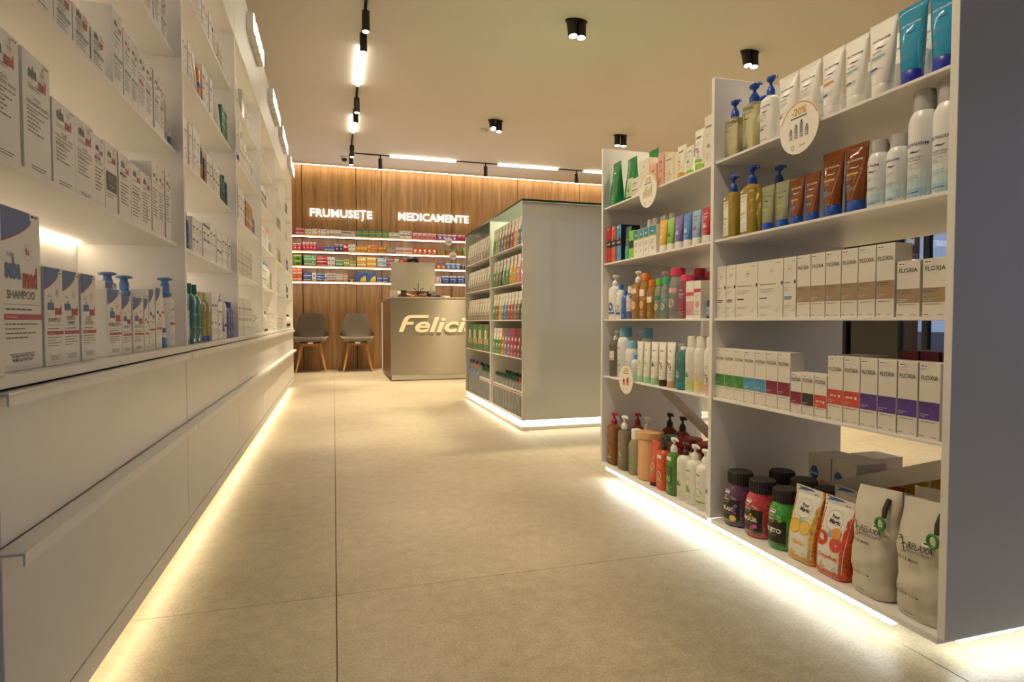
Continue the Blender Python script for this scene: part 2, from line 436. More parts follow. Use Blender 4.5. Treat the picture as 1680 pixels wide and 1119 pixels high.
g = G(); g.box(XL - 0.1, XR + 0.1, YN - 0.1, YW + 0.05, -0.06, -0.008, M('#8d8270', 0.9))
floor = tag(obj('floor', g), kind='structure')
T = 1.194
g = G(); g.box(0.0009, T - 0.0009, 0.0009, 1.197 - 0.0009, -0.008, 0.0, fm, 0.0006); tile_me = g.mesh('floor_tile')
gh = G(); gh.box(0.0009, 0.72, 0.0009, 1.197 - 0.0009, -0.008, 0.0, fm, 0.0008)   # cut tile against the left wall
tile_cut = gh.mesh('floor_tile')
for j in range(-5, 7):
    y = 1.594 + j * 1.197
    for i in range(-1, 6):
        x = 0.0 + i * T
        if y > YW - 0.05 or x > XR - 0.05: continue
        if i == -1: obj('floor_tile', tile_cut, floor, (-0.722, y, 0))
        else: obj('floor_tile', tile_me, floor, (x, y, 0))
# ceiling, stopping short of the wooden wall where the light cove runs
g = G(); g.box(XL - 0.1, XR + 0.1, YN - 0.1, 9.06, ZC, ZC + 0.12, M('#cfc8bf', 0.85, var=0.02))
tag(obj('ceiling', g), kind='structure')
g = G(); g.box(XL - 0.1, XR + 0.1, 9.06, YW + 0.1, ZC + 0.10, ZC + 0.16, M('#cfc8bf', 0.85))
tag(obj('trim_1', g), kind='structure')
g = G(); g.box(-0.70, XR - 0.02, 9.062, 9.090, ZC - 0.002, ZC + 0.012, EM('cove', (1.0, 0.80, 0.52), K_COVE))
cv = tag(obj('cove_light', g), 'long warm light strip glowing in the recess where ceiling meets wooden wall', 'light')
# left wall
g = G(); g.box(XL - 0.1, XL, YN - 0.1, YW + 0.1, -0.05, ZC + 0.12, M('#d8d2c6', 0.8)); tag(obj('wall_left', g), kind='structure')
# back wall with walnut panels
g = G(); g.box(XL - 0.1, XR + 0.1, YW + 0.012, YW + 0.1, -0.05, ZC + 0.16, M('#1f1711', 0.8))
wb = tag(obj('wall_back', g), kind='structure')
wood = WOOD('walnut_veneer', '#86623a', '#c29865')
seams = [-0.72, -0.426, 0.331, 0.696, 1.762, 2.828, 3.894, 4.96, 6.02]
for a, c in zip(seams, seams[1:]):
    g = G(); g.box(a + 0.005, c - 0.005, YW, YW + 0.013, 0.002, ZC + 0.10, wood, 0.0015); obj('wood_panel', g, wb)
# street side: glass fronts, right and behind the camera
def glassfront(nm, along, pos, lo, hi, cuts):
    g = G(); fr = M('#23242a', 0.4, 0.6)
    def bx(g, a, c, z0, z1, t, m):
        if along == 'y': g.box(pos - t, pos + t, a, c, z0, z1, m)
        else: g.box(a, c, pos - t, pos + t, z0, z1, m)
    bx(g, lo, hi, 2.62, ZC + 0.12, 0.05, M('#b9b0a2', 0.8)); bx(g, lo, hi, 0, 0.05, 0.03, fr); bx(g, lo, hi, 2.58, 2.62, 0.03, fr)
    root = tag(obj(nm, g), kind='structure')
    cs = [lo] + cuts + [hi]
    for c in cs:
        g = G(); bx(g, c - 0.03, c + 0.03, 0.05, 2.58, 0.03, fr); obj('mullion', g, root)
    for a, c in zip(cs, cs[1:]):
        g = G(); bx(g, a + 0.03, c - 0.03, 0.05, 2.58, 0.005, GLASS('street', (0.8, 0.85, 0.9))); obj('window_pane', g, root)
glassfront('window_1', 'y', XR, YN, 7.0, [-1.2, 0.6, 2.4, 4.0, 4.80, 5.84])
g = G(); g.box(XR, XR + 0.1, 7.0, YW + 0.1, -0.05, ZC + 0.12, M('#d8d2c6', 0.8)); tag(obj('wall_right', g), kind='structure')
glassfront('window_2', 'x', YN, XL, XR, [0.9, 2.2, 3.9])
g = G(); g.box(XR - 0.04, XR + 0.25, 5.10, 5.72, 0, 2.6, M('#1d1b18', 0.6)); tag(obj('trim_2', g), kind='structure')
g = G(); g.box(XR + 0.06, 40, -40, 40, -0.12, -0.04, M('#4a4c52', 0.9)); g.box(-30, XR + 0.06, -40, YN - 0.06, -0.12, -0.04, M('#4a4c52', 0.9))
tag(obj('pavement', g), kind='structure')

# ================================================================== LEFT SHELVING WALL
P = [0.932, 1.975, 2.985, 3.965, 4.925, 5.875, 6.825]
FX, BX = -0.42, -0.693
SHZ = [0.94, 1.21, 1.49, 1.765]
ZT = 2.35
bays = ['nearest bay', 'second bay', 'third bay', 'fourth bay', 'fifth bay', 'farthest bay']
kick_em = EM('left_kick', (1.0, 0.80, 0.50), K_KICK)
shelf_em = [EM('left_shelf_%d' % i, c, K_SHELF) for i, c in enumerate([(1, .78, .52), (1, .77, .53), (1, .80, .52), (1, .76, .50), (1, .82, .56), (1, .78, .50)])]
for i in range(6):
    y0, y1 = P[i], P[i+1]
    t = tag(empty('shelf_unit', (FX, (y0 + y1) / 2, 0.0)), 'white lacquered wall shelf unit with lit shelves and drawers, %s on the left' % bays[i], 'shelf unit', 'white shelf units along the left wall')
    def part(nm, g, par=None):
        o = obj(nm, g); o.parent = par or t
        if par is None: o.location = (-t.location[0], -t.location[1], 0)
        return o
    g = G(); g.box(BX, FX, y0, y0 + 0.02, 0.635, ZT, WHITE, 0.0008); part('side_panel', g)
    if i == 5: g = G(); g.box(BX, FX, y1 - 0.02, y1, 0.07, ZT, WHITE, 0.0008); part('side_panel', g)
    ye = y1 - (0.02 if i == 5 else 0)
    ya, yb = y0 + 0.02, ye
    g = G(); g.box(BX - 0.018, BX, y0, y1, 0.07, ZT, WHITE); part('back_panel', g)
    for z in SHZ:
        g = G(); g.box(BX, -0.438, ya + 0.001, yb - 0.001, z - 0.010, z, WHITE, 0.0007); part('shelf', g)
    for z in SHZ + [2.02]:
        g = G(); g.box(BX + 0.006, BX + 0.018, ya + 0.02, yb - 0.02, z - 0.0175, z - 0.0105, shelf_em[i]); part('light_strip', g)
    g = G(); g.box(BX, -0.438, ya, yb, 2.012, 2.03, WHITE); g.box(BX, -0.43, ya, yb, ZT - 0.018, ZT, WHITE); part('top_box', g)
    g = G(); g.box(-0.436, FX + 0.002, ya - 0.016, yb - 0.002, 2.0, ZT - 0.002, WHITE, 0.001); part('top_door', g)
    g = G(); g.box(BX, -0.445, y0, y1, 0.075, 0.612, M('#5b564f', 0.6)); part('cabinet_body', g)
    for (z0, z1) in ((0.412, 0.618), (0.118, 0.410)):
        g = G(); g.box(-0.444, FX - 0.002, y0 + 0.003, y1 - 0.003, z0 if z0 > 0.3 else z0, z1 - 0.004, WHITE, 0.001)
        d = part('drawer', g)
        h = G(); a, c = y0 - 0.025 + 0.004, y1 - 0.03
        if i == 0: a = 0.915
        lip = -0.400 if z0 > 0.3 else -0.387
        h.box(FX - 0.004, lip, a, c, z1 - 0.004, z1, WEDGE, 0.0006); h.box(lip - 0.003, lip, a, c, z1 - 0.017, z1 - 0.003, WEDGE)
        h = obj('handle', h); h.parent = d
    g = G(); g.box(-0.444, -0.424, y0 + 0.002, y1 - 0.002, 0.07, 0.112, WHITE, 0.0008); part('kick_board', g)
    g = G(); g.box(-0.475, -0.455, y0, y1 - 0.001, 0.055, 0.0695, kick_em); part('floor_light_strip', g)
    g = G()
    for yy in (y0 + 0.12, y1 - 0.12): g.loft([(0, .02, .02), (0.074, .02, .02)], M('#3a3a3a', 0.5), 10); g.v[-20:] = [(x - 0.6, y + yy, z) for x, y, z in g.v[-20:]]
    part('foot', g)
g = G(); g.box(BX, -0.414, P[0] - 0.02, P[6] + 0.01, 0.622, 0.638, WHITE, 0.001)
tag(obj('worktop', g), 'long white worktop ledge over the drawers of the left shelf units', 'worktop')
# lit letter signs on the top doors (seen edge-on)
lit = EM('sign', (1.0, 0.93, 0.80), 1.6)
for k, (a, c, n) in enumerate([(3.39, 3.92, 5), (4.44, 5.02, 6), (5.25, 5.86, 6), (6.19, 6.75, 6)]):
    t = tag(empty('letter_sign', (FX, a, 2.21)), 'small illuminated block letter sign on the upper doors, %s from the camera' % ['nearest', 'second', 'third', 'farthest'][k], 'sign', 'lit letter signs on the left wall')
    st_ = (c - a) / n
    for q in range(n):
        w = st_ * random.choice([0.45, 0.62, 0.72]); hh = random.choice([0.095, 0.095, 0.082]); dx_ = random.choice([0, 0.0, -0.004])
        g = G(); yy = q * st_
        g.box(0.003, 0.036, yy, yy + w, 0.005, hh, M('#d9d5cc', 0.5), 0.001)
        g.box(0.036, 0.0385, yy + 0.003, yy + w - 0.003, 0.007, hh - 0.002, lit)
        o = obj('letter_block', g, t)

# ================================================================== DISPLAY UNITS ON THE RIGHT
DX = 1.165
def panel(nm, t, x0, x1, y0, y1, z0, z1, m=WHITE, c=0.0008):
    g = G(); g.box(x0, x1, y0, y1, z0, z1, m, c); o = obj(nm, g, t)
    o.location = (-t.location[0], -t.location[1], -t.location[2]); return o
DZ = [0.465, 0.720, 0.970, 1.218]
t = tag(empty('display_unit', (1.43, 1.68, 0)), 'open white two-bay display shelf in the right foreground floating on white light', 'display shelf')
X1 = 1.69
panel('side_panel', t, DX, X1, 0.878, 0.895, 0.07, 1.485)
panel('side_panel', t, DX, X1, 1.657, 1.673, 0.07, 1.485)
panel('side_panel', t, DX, X1, 2.476, 2.492, 0.07, 1.485)
for y0, y1 in ((0.895, 1.657), (1.673, 2.476)):
    for z in DZ: panel('shelf', t, DX + 0.006, X1 - 0.01, y0 + 0.001, y1 - 0.001, z - 0.007, z, WHITE, 0.0006)
    panel('base_board', t, DX + 0.002, X1, y0, y1, 0.055, 0.070)
for (ya, za, yb, zb) in ((2.476, 0.44, 1.70, 0.125), (0.895, 0.43, 1.63, 0.125)):
    g = G(); dz = 0.024
    g.prism([(ya, za - dz), (yb, zb - dz), (yb, zb + dz), (ya, za + dz)], 1.425, 1.431, M('#c9c4ba', 0.35, 0.2), 'x')
    o = obj('diagonal_brace', g, t); o.location = (-1.43, -1.68, 0)
panel('light_profile', t, DX + 0.004, DX + 0.020, 1.0, 2.44, 0.043, 0.0545, EM('near_strip', (0.97, 1.0, 0.95), 7.0), 0)
panel('plinth', t, 1.28, 1.58, 1.02, 2.35, 0.0, 0.055, M('#8d8a84', 0.6))
panel('light_profile', t, 1.24, 1.66, 0.905, 0.92, 0.043, 0.0545, EM('near_strip', (0.97, 1.0, 0.95), 7.0), 0)

t = tag(empty('display_unit', (1.6, 4.57, 0)), 'glass-topped white display shelf with glossy end panel in the middle of the shop', 'display shelf')
FXX, FX1 = 1.171, 2.60
panel('end_panel', t, FXX, FX1, 3.693, 3.711, 0.062, 1.485, WGLOSS)
panel('divider_panel', t, FXX, FX1, 4.525, 4.541, 0.062, 1.485)
panel('end_panel', t, FXX, FX1, 5.432, 5.450, 0.062, 1.485, WGLOSS)
panel('back_panel', t, 1.60, 1.61, 3.711, 5.432, 0.062, 1.485)
for y0, y1 in ((3.711, 4.525), (4.541, 5.432)):
    for z in DZ: panel('shelf', t, FXX + 0.006, 1.60, y0 + 0.001, y1 - 0.001, z - 0.007, z, WHITE, 0.0006)
    panel('base_board', t, FXX + 0.002, FX1, y0, y1, 0.058, 0.070)
panel('glass_top', t, FXX - 0.004, FX1 + 0.004, 3.686, 5.456, 1.487, 1.497, GLASS('top', (0.82, 0.92, 0.86)), 0)
panel('glass_edge', t, FXX - 0.006, FXX - 0.004, 3.684, 5.458, 1.486, 1.498, M('#1f3a30', 0.15), 0)
panel('glass_edge', t, FXX - 0.006, FX1 + 0.006, 3.682, 3.684, 1.486, 1.498, M('#1f3a30', 0.15), 0)
panel('plinth', t, FXX - 0.004, FX1, 3.688, 5.456, 0.0, 0.022, WEDGE)
fe = EM('far_strip', (1.0, 0.88, 0.64), 6.5)
panel('plinth_core', t, 1.24, 2.50, 3.75, 5.39, 0.022, 0.062, M('#d9d5cc', 0.5))
panel('light_strip', t, FXX + 0.004, FXX + 0.018, 3.72, 5.40, 0.049, 0.0575, fe, 0)
panel('light_strip', t, FXX + 0.02, FX1 - 0.05, 3.700, 3.714, 0.049, 0.0575, fe, 0)

# ================================================================== RECEPTION COUNTER
st = bpy.data.materials.new('brushed_steel'); st.use_nodes = True; nt = st.node_tree; b = nt.nodes['Principled BSDF']
b.inputs['Base Color'].default_value = lin('#a39b8c'); b.inputs['Metallic'].default_value = 1.0; b.inputs['Roughness'].default_value = 0.36
ge = nt.nodes.new('ShaderNodeNewGeometry'); mp = nt.nodes.new('ShaderNodeMapping'); mp.inputs['Scale'].default_value = (1.5, 1.5, 220)
mp.inputs['Scale'].default_value = (160, 160, 1.2)
nz = nt.nodes.new('ShaderNodeTexNoise'); nz.inputs['Scale'].default_value = 3; mr = nt.nodes.new('ShaderNodeMapRange')
mr.inputs['To Min'].default_value = 0.26; mr.inputs['To Max'].default_value = 0.36
nt.links.new(ge.outputs['Position'], mp.inputs[0]); nt.links.new(mp.outputs[0], nz.inputs['Vector']); nt.links.new(nz.outputs['Fac'], mr.inputs['Value']); nt.links.new(mr.outputs['Result'], b.inputs['Roughness'])
tg = nt.nodes.new('ShaderNodeTangent'); tg.direction_type = 'RADIAL'; tg.axis = 'Z'
nt.links.new(tg.outputs[0], b.inputs['Tangent']); b.inputs['Anisotropic'].default_value = 0.92; b.inputs['Anisotropic Rotation'].default_value = 0.25
t = tag(empty('reception_counter', (1.5, 7.5, 0)), 'brushed steel reception counter with cream lettering in front of the wooden wall', 'counter')
panel('front_panel', t, 0.640, 2.60, 7.16, 7.18, 0.075, 0.985, st)
panel('kick_plate', t, 0.650, 2.60, 7.175, 7.20, 0.012, 0.073, M('#cfcabf', 0.35, 0.3))
panel('side_panel', t, 0.640, 0.66, 7.18, 8.40, 0.03, 0.985, M('#6d4f31', 0.4))
panel('light_edge', t, 0.632, 0.64, 8.36, 8.40, 0.06, 0.97, EM('counter_edge', (1, 0.85, 0.6), .22), 0)
panel('countertop', t, 0.634, 2.60, 7.155, 7.80, 0.985, 0.998, M('#b9b0a0', 0.3, 0.4))
panel('body', t, 0.66, 2.60, 7.18, 7.60, 0.0, 0.985, M('#6f665a', 0.6))
# logo lettering
def split_letters(vs, fs):
    par = list(range(len(vs)))
    def fnd(a):
        while par[a] != a: par[a] = par[par[a]]; a = par[a]
        return a
    for f in fs:
        for q in f[1:]: par[fnd(q)] = fnd(f[0])
    comp = {}
    for i in range(len(vs)): comp.setdefault(fnd(i), []).append(i)
    gr = []
    for ids in comp.values():
        a, c = min(vs[i][0] for i in ids), max(vs[i][0] for i in ids)
        for q in gr:
            o = min(c, q[1]) - max(a, q[0])
            if o > 0.55 * min(c - a, q[1] - q[0]): q[0] = min(a, q[0]); q[1] = max(c, q[1]); q[2] += ids; break
        else: gr.append([a, c, list(ids)])
    gr.sort()
    out = []
    for a, c, ids in gr:
        s = {i: k for k, i in enumerate(ids)}
        out.append(([vs[i] for i in ids], [[s[i] for i in f] for f in fs if f[0] in s]))
    return out
def wall_text(t, s, x, y, z, h, width, mat, depth, bold, shear=0.0):
    vs, fs, w = text_geo(s, bold, extrude=0.05, shear=shear, res=4, space=1.04 if not shear else 1.0)
    k = width / w
    for V, F in split_letters(vs, fs):
        g = G(); g.add([(x + a * k, y + (c * depth / 0.1 if True else 0), z + d * h) for a, d, c in V], F, mat)
        o = obj('letter', g, t); o.location = (-t.location[0], -t.location[1], -t.location[2])
cream = M('#efe3c4', 0.4)
g = G()
# swooping F
F = [(0, 0), (0.052, 0), (0.085, 0.085), (0.165, 0.085), (0.178, 0.118), (0.099, 0.118), (0.112, 0.148), (0.135, 0.165), (0.345, 0.165), (0.357, 0.200), (0.155, 0.200), (0.105, 0.192), (0.068, 0.168), (0.045, 0.125)]
g.prism([(0.735 + x, 0.585 + z) for x, z in F], 7.148, 7.1598, cream)
o = obj('letter', g, t); o.location = (-1.5, -7.5, 0)
wall_text(t, 'elicia', 0.925, 7.154, 0.585, 0.172, 0.765, cream, 0.012, 0.022, shear=0.24)

# ================================================================== WOODEN WALL: signs, shelves
sg = EM('wall_sign', (1.0, 0.95, 0.85), 0.8)
for s, x0, x1, z, h, lb in (('FRUMUSEȚE', -0.316, 0.558, 2.232, 0.105, 'glowing white lettering on the left of the wooden wall above the shelves'),
                        ('MEDICAMENTE', 0.944, 2.023, 2.236, 0.106, 'longer glowing white lettering to the right on the wooden wall')):
    t = tag(empty('lit_lettering', ((x0 + x1) / 2, 9.15, z)), lb, 'sign', 'lit lettering on the wooden wall')
    wall_text(t, s, x0, 9.150, z, h, x1 - x0, sg, 0.02, 0.022)
BZ = [1.935, 1.713, 1.501, 1.283]
for k, z in enumerate(BZ):
    nm = ['topmost', 'second from top', 'third from top', 'lowest'][k]
    t = tag(empty('wall_shelf', (1.2, 9.08, z)), 'long wooden wall shelf with white light edge, %s of four' % nm, 'shelf', 'lit shelves on the wooden wall')
    g = G(); g.box(-0.70, 3.2, 8.985, 9.177, z - 0.022, z, wood, 0.001); o = obj('board', g, t); o.location = (-1.2, -9.08, -z)
    g = G(); g.box(-0.70, 3.2, 8.970, 8.984, z - 0.030, z - 0.022, EM('shelf_edge', (1, 0.95, 0.9), K_BACK * 1.3)); o = obj('light_edge', g, t); o.location = (-1.2, -9.08, -z)

# ================================================================== CEILING LIGHTS
blk = M('#141312', 0.45)
def rail(axis, c, a, d, strips, lb):
    t = tag(empty('track_rail', ((c, a, ZC) if axis == 'y' else (a, c, ZC))), lb, 'track light')
    def bx(nm, u, v, m, w, z0):
        g = G()
        if axis == 'y': g.box(c - w, c + w, u, v, z0, ZC - 0.0005, m)
        else: g.box(u, v, c - w, c + w, z0, ZC - 0.0005, m)
        o = obj(nm, g, t); o.location = (-t.location[0], -t.location[1], -ZC)
    bx('rail', a, d, blk, 0.010, ZC - 0.012)
    for u, v in strips: bx('light_strip', u, v, EM('track_strip', (1, 0.90, 0.72), K_TRACK), 0.012, ZC - 0.020)
rail('y', 0.235, 1.0, 8.29, [(2.3, 3.9), (5.08, 5.90), (6.78, 7.37)], 'black ceiling track with glowing strips running along the left aisle')
rail('x', 8.29, 0.25, 5.6, [(0.75, 1.65), (2.26, 3.17), (3.58, 4.4)], 'black ceiling track with glowing strips running along the wooden wall')
def track_spot(x, y, lb, tilt=0.0, e=K_SPOT * 0.55, aim=0.0):
    t = tag(empty('track_spotlight', (x, y, ZC - 0.012)), lb, 'spotlight', 'black track spotlights')
    g = G(); g.loft([(-0.045, .010, .010), (0, .010, .010)], blk, 10); obj('stem', g, t)
    g = G(); g.loft([(-0.185, .0265, .0265), (-0.183, .0275, .0275), (-0.045, .0275, .0275), (-0.043, .026, .026)], blk, 20); b_ = obj('lamp_body', g, t)
    g = G(); g.loft([(-0.1875, .022, .022), (-0.184, .023, .023)], EM('lens', (1, 0.88, 0.66), 14), 16); obj('lens', g, t)
    s_ = spot((x, y, ZC - 0.205), e, 60 if not aim else 80); s_.parent = t; s_.location = (0, 0, -0.193); s_.rotation_euler = (0, aim, 0)
for y, nm in ((1.05, 'first'), (1.40, 'second'), (2.75, 'third'), (3.10, 'fourth')):  # unseen spots added along the track to brighten the near right display
    track_spot(0.235, y, 'unseen black cylinder spotlight added on the aisle track above the frame, %s along' % nm, e=K_SPOT * 0.20, aim=-0.42)
for k, (y, nm) in enumerate(((4.40, 'nearest'), (4.74, 'second'), (6.11, 'third'), (6.44, 'fourth'), (7.76, 'fifth'), (8.15, 'farthest'))):
    track_spot(0.235, y, 'black cylinder spotlight on the left aisle track, %s from the camera' % nm)
for x, nm in ((0.62, 'leftmost'), (2.08, 'middle'), (3.47, 'rightmost in view')):
    track_spot(x, 8.29, 'black cylinder spotlight on the track by the wooden wall, %s' % nm)
DS = [(1.755, 4.21, 'nearest on the left', -1), (3.335, 4.27, 'nearest on the right', 1), (1.751, 6.52, 'farther on the left, glaring', -1), (3.331, 6.6, 'farther on the right', 0), (4.9, 4.3, 'far right', 0), (1.75, 1.9, 'overhead', 0), (3.33, 1.9, 'overhead right', 0), (4.9, 6.6, 'back right corner', 0)]
for x, y, nm, tl in DS:
    if nm.startswith(('overhead', 'back')) or nm == 'far right': lab = 'black double ceiling spotlight out of view, ' + nm
    else: lab = 'black double cylinder spotlight on the ceiling, ' + nm
    t = tag(empty('ceiling_spotlight', (x, y, ZC)), lab, 'spotlight', 'double ceiling spotlights')
    g = G(); g.loft([(-0.006, .088, .048), (0, .088, .048)], blk, 24); obj('mounting_plate', g, t)
    for s in (-1, 1):
        hd = G(); hd.loft([(-0.125, .034, .034), (-0.122, .0355, .0355), (-0.008, .0355, .0355)], blk, 22)
        hd.loft([(-0.1265, .029, .029), (-0.124, .030, .030)], EM('lens', (1, 0.88, 0.66), 14), 18)
        o = obj('lamp_head', hd, t); o.location = (s * 0.042, 0, 0)
        if tl: o.rotation_euler = (math.radians(-9 if s == -1 else -6), math.radians(4 * s), 0)
        if nm.startswith('farther on the left') and s == -1: o.rotation_euler = (math.radians(-28), 0, 0)
        s_ = spot((0, 0, 0), K_SPOT * (0.35 if nm == 'overhead' else 0.4 if nm == 'overhead right' else 1.0), 85, 1.0, r=0.05 if nm != 'overhead' else 0.15); s_.parent = t; s_.location = (s * 0.037, -0.01, -0.137)
# camera dome, smoke detector
t = tag(empty('security_camera', (0.157, 8.50, ZC)), 'small white and black dome security camera on the ceiling beside the track corner', 'camera')
g = G(); g.loft([(-0.035, .042, .042), (-0.02, .052, .052), (0, .052, .052)], M('#d8d2c6', 0.5), 20); obj('housing', g, t)
g = G(); g.loft([(-0.075, .008, .008), (-0.070, .022, .022), (-0.055, .034, .034), (-0.035, .038, .038)], M('#17171a', 0.15), 20); obj('lens_ball', g, t)
t = tag(empty('smoke_detector', (1.70, 6.85, ZC)), 'flat round smoke detector on the ceiling behind the glaring spotlight', 'smoke detector')
g = G(); g.loft([(-0.035, .03, .03), (-0.025, .045, .045), (0, .05, .05)], M('#cfc7b9', 0.6), 20); obj('housing', g, t)
# ================================================================== PRINT DESIGNS
DK = '#3b3833'; GY = '#6e6a62'
def a_seba_adult(v):
    def f(A, w, h):
        s = w / 0.09
        A.text('seba', -0.014*s, h*0.80, 0.0165*s, '#3f5a42', 'c', 0.055, 0.60); A.text('med', 0.0175*s, h*0.80 - 0.010*s, 0.0165*s, '#b8434a', 'c', 0.055, 0.60)
        A.ring(0.018*s, h*0.80 + 0.015*s, 0.0075*s, 0.0004, '#b8434a', 1, 14); A.text('5.5', 0.018*s, h*0.80 + 0.0125*s, 0.0052*s, '#b8434a', b=.02)
        A.para(-0.03*s, h*0.73, 0.045*s, 2, 0.004, GY, seed=3)
        if v == 0:
            A.text('LIQUID', 0, h*0.62, 0.005*s, DK); A.text('FACE & BODY WASH', 0, h*0.575, 0.005*s, DK, maxw=w*0.8)
            A.para(-w*0.38, h*0.54, w*0.75, 2, 0.005, DK, seed=5); A.para(-w*0.36, h*0.48, w*0.62, 5, 0.0065, GY, seed=8); A.para(-w*0.25, h*0.06, w*0.55, 2, 0.004, DK, seed=2)
        elif v == 1:
            A.rect(-w*0.36, h*0.66, w*0.30, h*0.685, '#3e8e7e'); A.para(-w*0.3, h*0.6, w*0.5, 3, 0.006, GY, seed=4)
            A.rect(-w*0.36, h*0.38, w*0.42, h*0.425, '#2f8c7c'); A.text('CLEAR FACE', 0.0, h*0.388, h*0.024, '#f0efe8', lay=2, maxw=w*0.5); A.para(-w*0.36, h*0.33, w*0.7, 6, 0.006, GY, seed=6)
        elif v == 2:
            A.rect(-w*0.4, h*0.66, w*0.1, h*0.70, '#4a4660'); A.text('REPAIR', -w*0.15, h*0.67, h*0.02, '#eeeeee', lay=2, maxw=w*0.4)
            A.text('ANTI-DRY', -w*0.05, h*0.6, 0.006, '#5a7a55', maxw=w*0.7); A.para(-w*0.38, h*0.53, w*0.72, 7, 0.007, DK, seed=11)
        elif v == 3:
            A.rect(-w*0.42, h*0.30, w*0.42, h*0.58, '#26262a'); A.text('PROTECT', 0, h*0.50, 0.006, '#9a9a96', lay=2, maxw=w*0.6); A.text('& MOISTURE', 0, h*0.44, 0.006, '#9a9a96', lay=2, maxw=w*0.6); A.text('cream', 0, h*0.36, 0.008, '#b7b7b2', lay=2)
            A.para(-w*0.4, h*0.25, w*0.7, 2, 0.006, GY, seed=12)
        else:
            A.para(-w*0.4, h*0.62, w*0.75, 10, 0.0075, GY, seed=13 + v); A.poly([(0.0, h*0.2), (w*0.1, h*0.25), (w*0.02, h*0.32), (w*0.12, h*0.4), (-w*0.05, h*0.33), (-w*0.02, h*0.26)], '#d08a70') if v == 4 else A.rect(-w*0.4, h*0.5, w*0.2, h*0.53, '#7fb6c4' if v == 6 else '#b8434a')
        A.sticker(w*0.5 - 0.024, h - 0.012, 0.018)
    return f
def a_seba_baby(title, camo=True):
    def f(A, w, h):
        s = w / 0.075
        pts = [(-w/2, h - 0.0008)] + [(-w/2 + w * (0.86 - 0.86 * (1 - (1 - t)) ) if False else -w/2 + w*0.84*(1 - t), h - 0.0008 - h*0.22 * (t ** 0.55 if t < 1 else 1)) for t in [0, .12, .25, .4, .55, .7, .85, 1.0]]
        A.poly(pts, '#4d68a4', 1)
        line = [p for p in pts[1:]]; A.poly(line + [(x, y - 0.0018) for x, y in line[::-1]], '#b8434a', 2)
        A.text('baby', -0.017*s, h*0.70, 0.0045*s, '#7b93bb', 'c'); A.ring(0.013*s, h*0.745, 0.0075*s, 0.0005, '#c08890', 1, 14)
        A.text('pH', 0.0105*s, h*0.752, 0.003*s, '#b8434a'); A.text('5.5', 0.013*s, h*0.728, 0.004*s, '#b8434a', b=0.02)
        A.text('seba', -0.0135*s, h*0.575, 0.0165*s, '#4d6ea8', 'c', 0.055, 0.60); A.text('med', 0.0165*s, h*0.525, 0.0165*s, '#b8434a', 'c', 0.055, 0.62)
        ts = title.split('/')
        for i, q in enumerate(ts): A.text(q, 0, h*(0.445 if len(ts) == 1 else 0.47 - 0.05*i), 0.0072*s, DK, maxw=w*0.8)
        A.rect(-w*0.40, h*0.41, w*0.46, h*0.413, '#4d6ea8'); A.para(-w*0.36, h*0.375, w*0.6, 1, 0.005, GY, th=0.0016*s, seed=3)
        A.rect(-w*0.40, h*0.315, w*0.5 - 0.0005, h*0.352, '#b64a63'); A.text('with Camomile', -w*0.36, h*0.326, h*0.014, '#f0d8d8', 'l', lay=2, maxw=w*0.6)
        A.para(-w*0.38, h*0.285, w*0.75, 4, h*0.028, GY, seed=len(title), th=0.0012*s)
        A.rect(-w*0.3, h*0.105, w*0.3, h*0.108, DK); A.text('THE BEST PROTECTION', 0, h*0.082, 0.0026*s, DK, b=0.01, maxw=w*0.62); A.text('FROM THE FIRST DAY', 0, h*0.058, 0.0026*s, DK, b=0.01, maxw=w*0.6)
        A.sticker(w*0.5 - 0.02*s, h - 0.012, 0.016*s)
    return f
def a_floxia(band, low=False, spf=False, tall=0.0):
    def f(A, w, h):
        zb = (0.26, 0.49) if not low else (0.24, 0.53)
        if band == '#a48c72': zb = (0.25, 0.50)
        A.text('FLOXIA', 0, h*0.775 if not low else h*0.79, 0.0088, '#2b2b2a', b=0.008, maxw=w*0.80); A.ring(-0.001, h*0.775 + 0.0036, 0.0085, 0.00035, '#8a8782', 1, 22)
        A.rect(-w/2 + 0.0006, h*zb[0], w/2 - 0.0006, h*zb[1], band, 0)
        A.para(-w*0.44, h*(zb[1] - 0.03), w*0.6, 2, 0.0045, '#4a3c34' if band == '#a48c72' else '#2b2724', seed=4, lay=2, th=0.0009)
        A.para(-w*0.44, h*(zb[0] + 0.06), w*0.45, 2, 0.004, '#e6e0d8', seed=9, lay=2, th=0.0009)
        if spf: A.text('SPF 50', -w*0.12, h*(zb[0] + 0.12), 0.0048, '#f4e6dc', lay=2, b=0.03); A.disc(w*0.28, h*(zb[0] + 0.135), 0.0034, '#f4e6dc', 2)
        A.para(-w*0.4, h*(zb[0] - 0.035), w*0.7, 1, 0.004, '#5a5650', seed=2, th=0.0011); A.para(-w*0.44, h*0.035, w*0.22, 1, 0.004, DK, seed=1, th=0.0013); A.para(w*0.12, h*0.035, w*0.25, 1, 0.004, GY, seed=5, th=0.0011)
        A.sticker(-w*0.44, h - 0.012, 0.017)
    return f
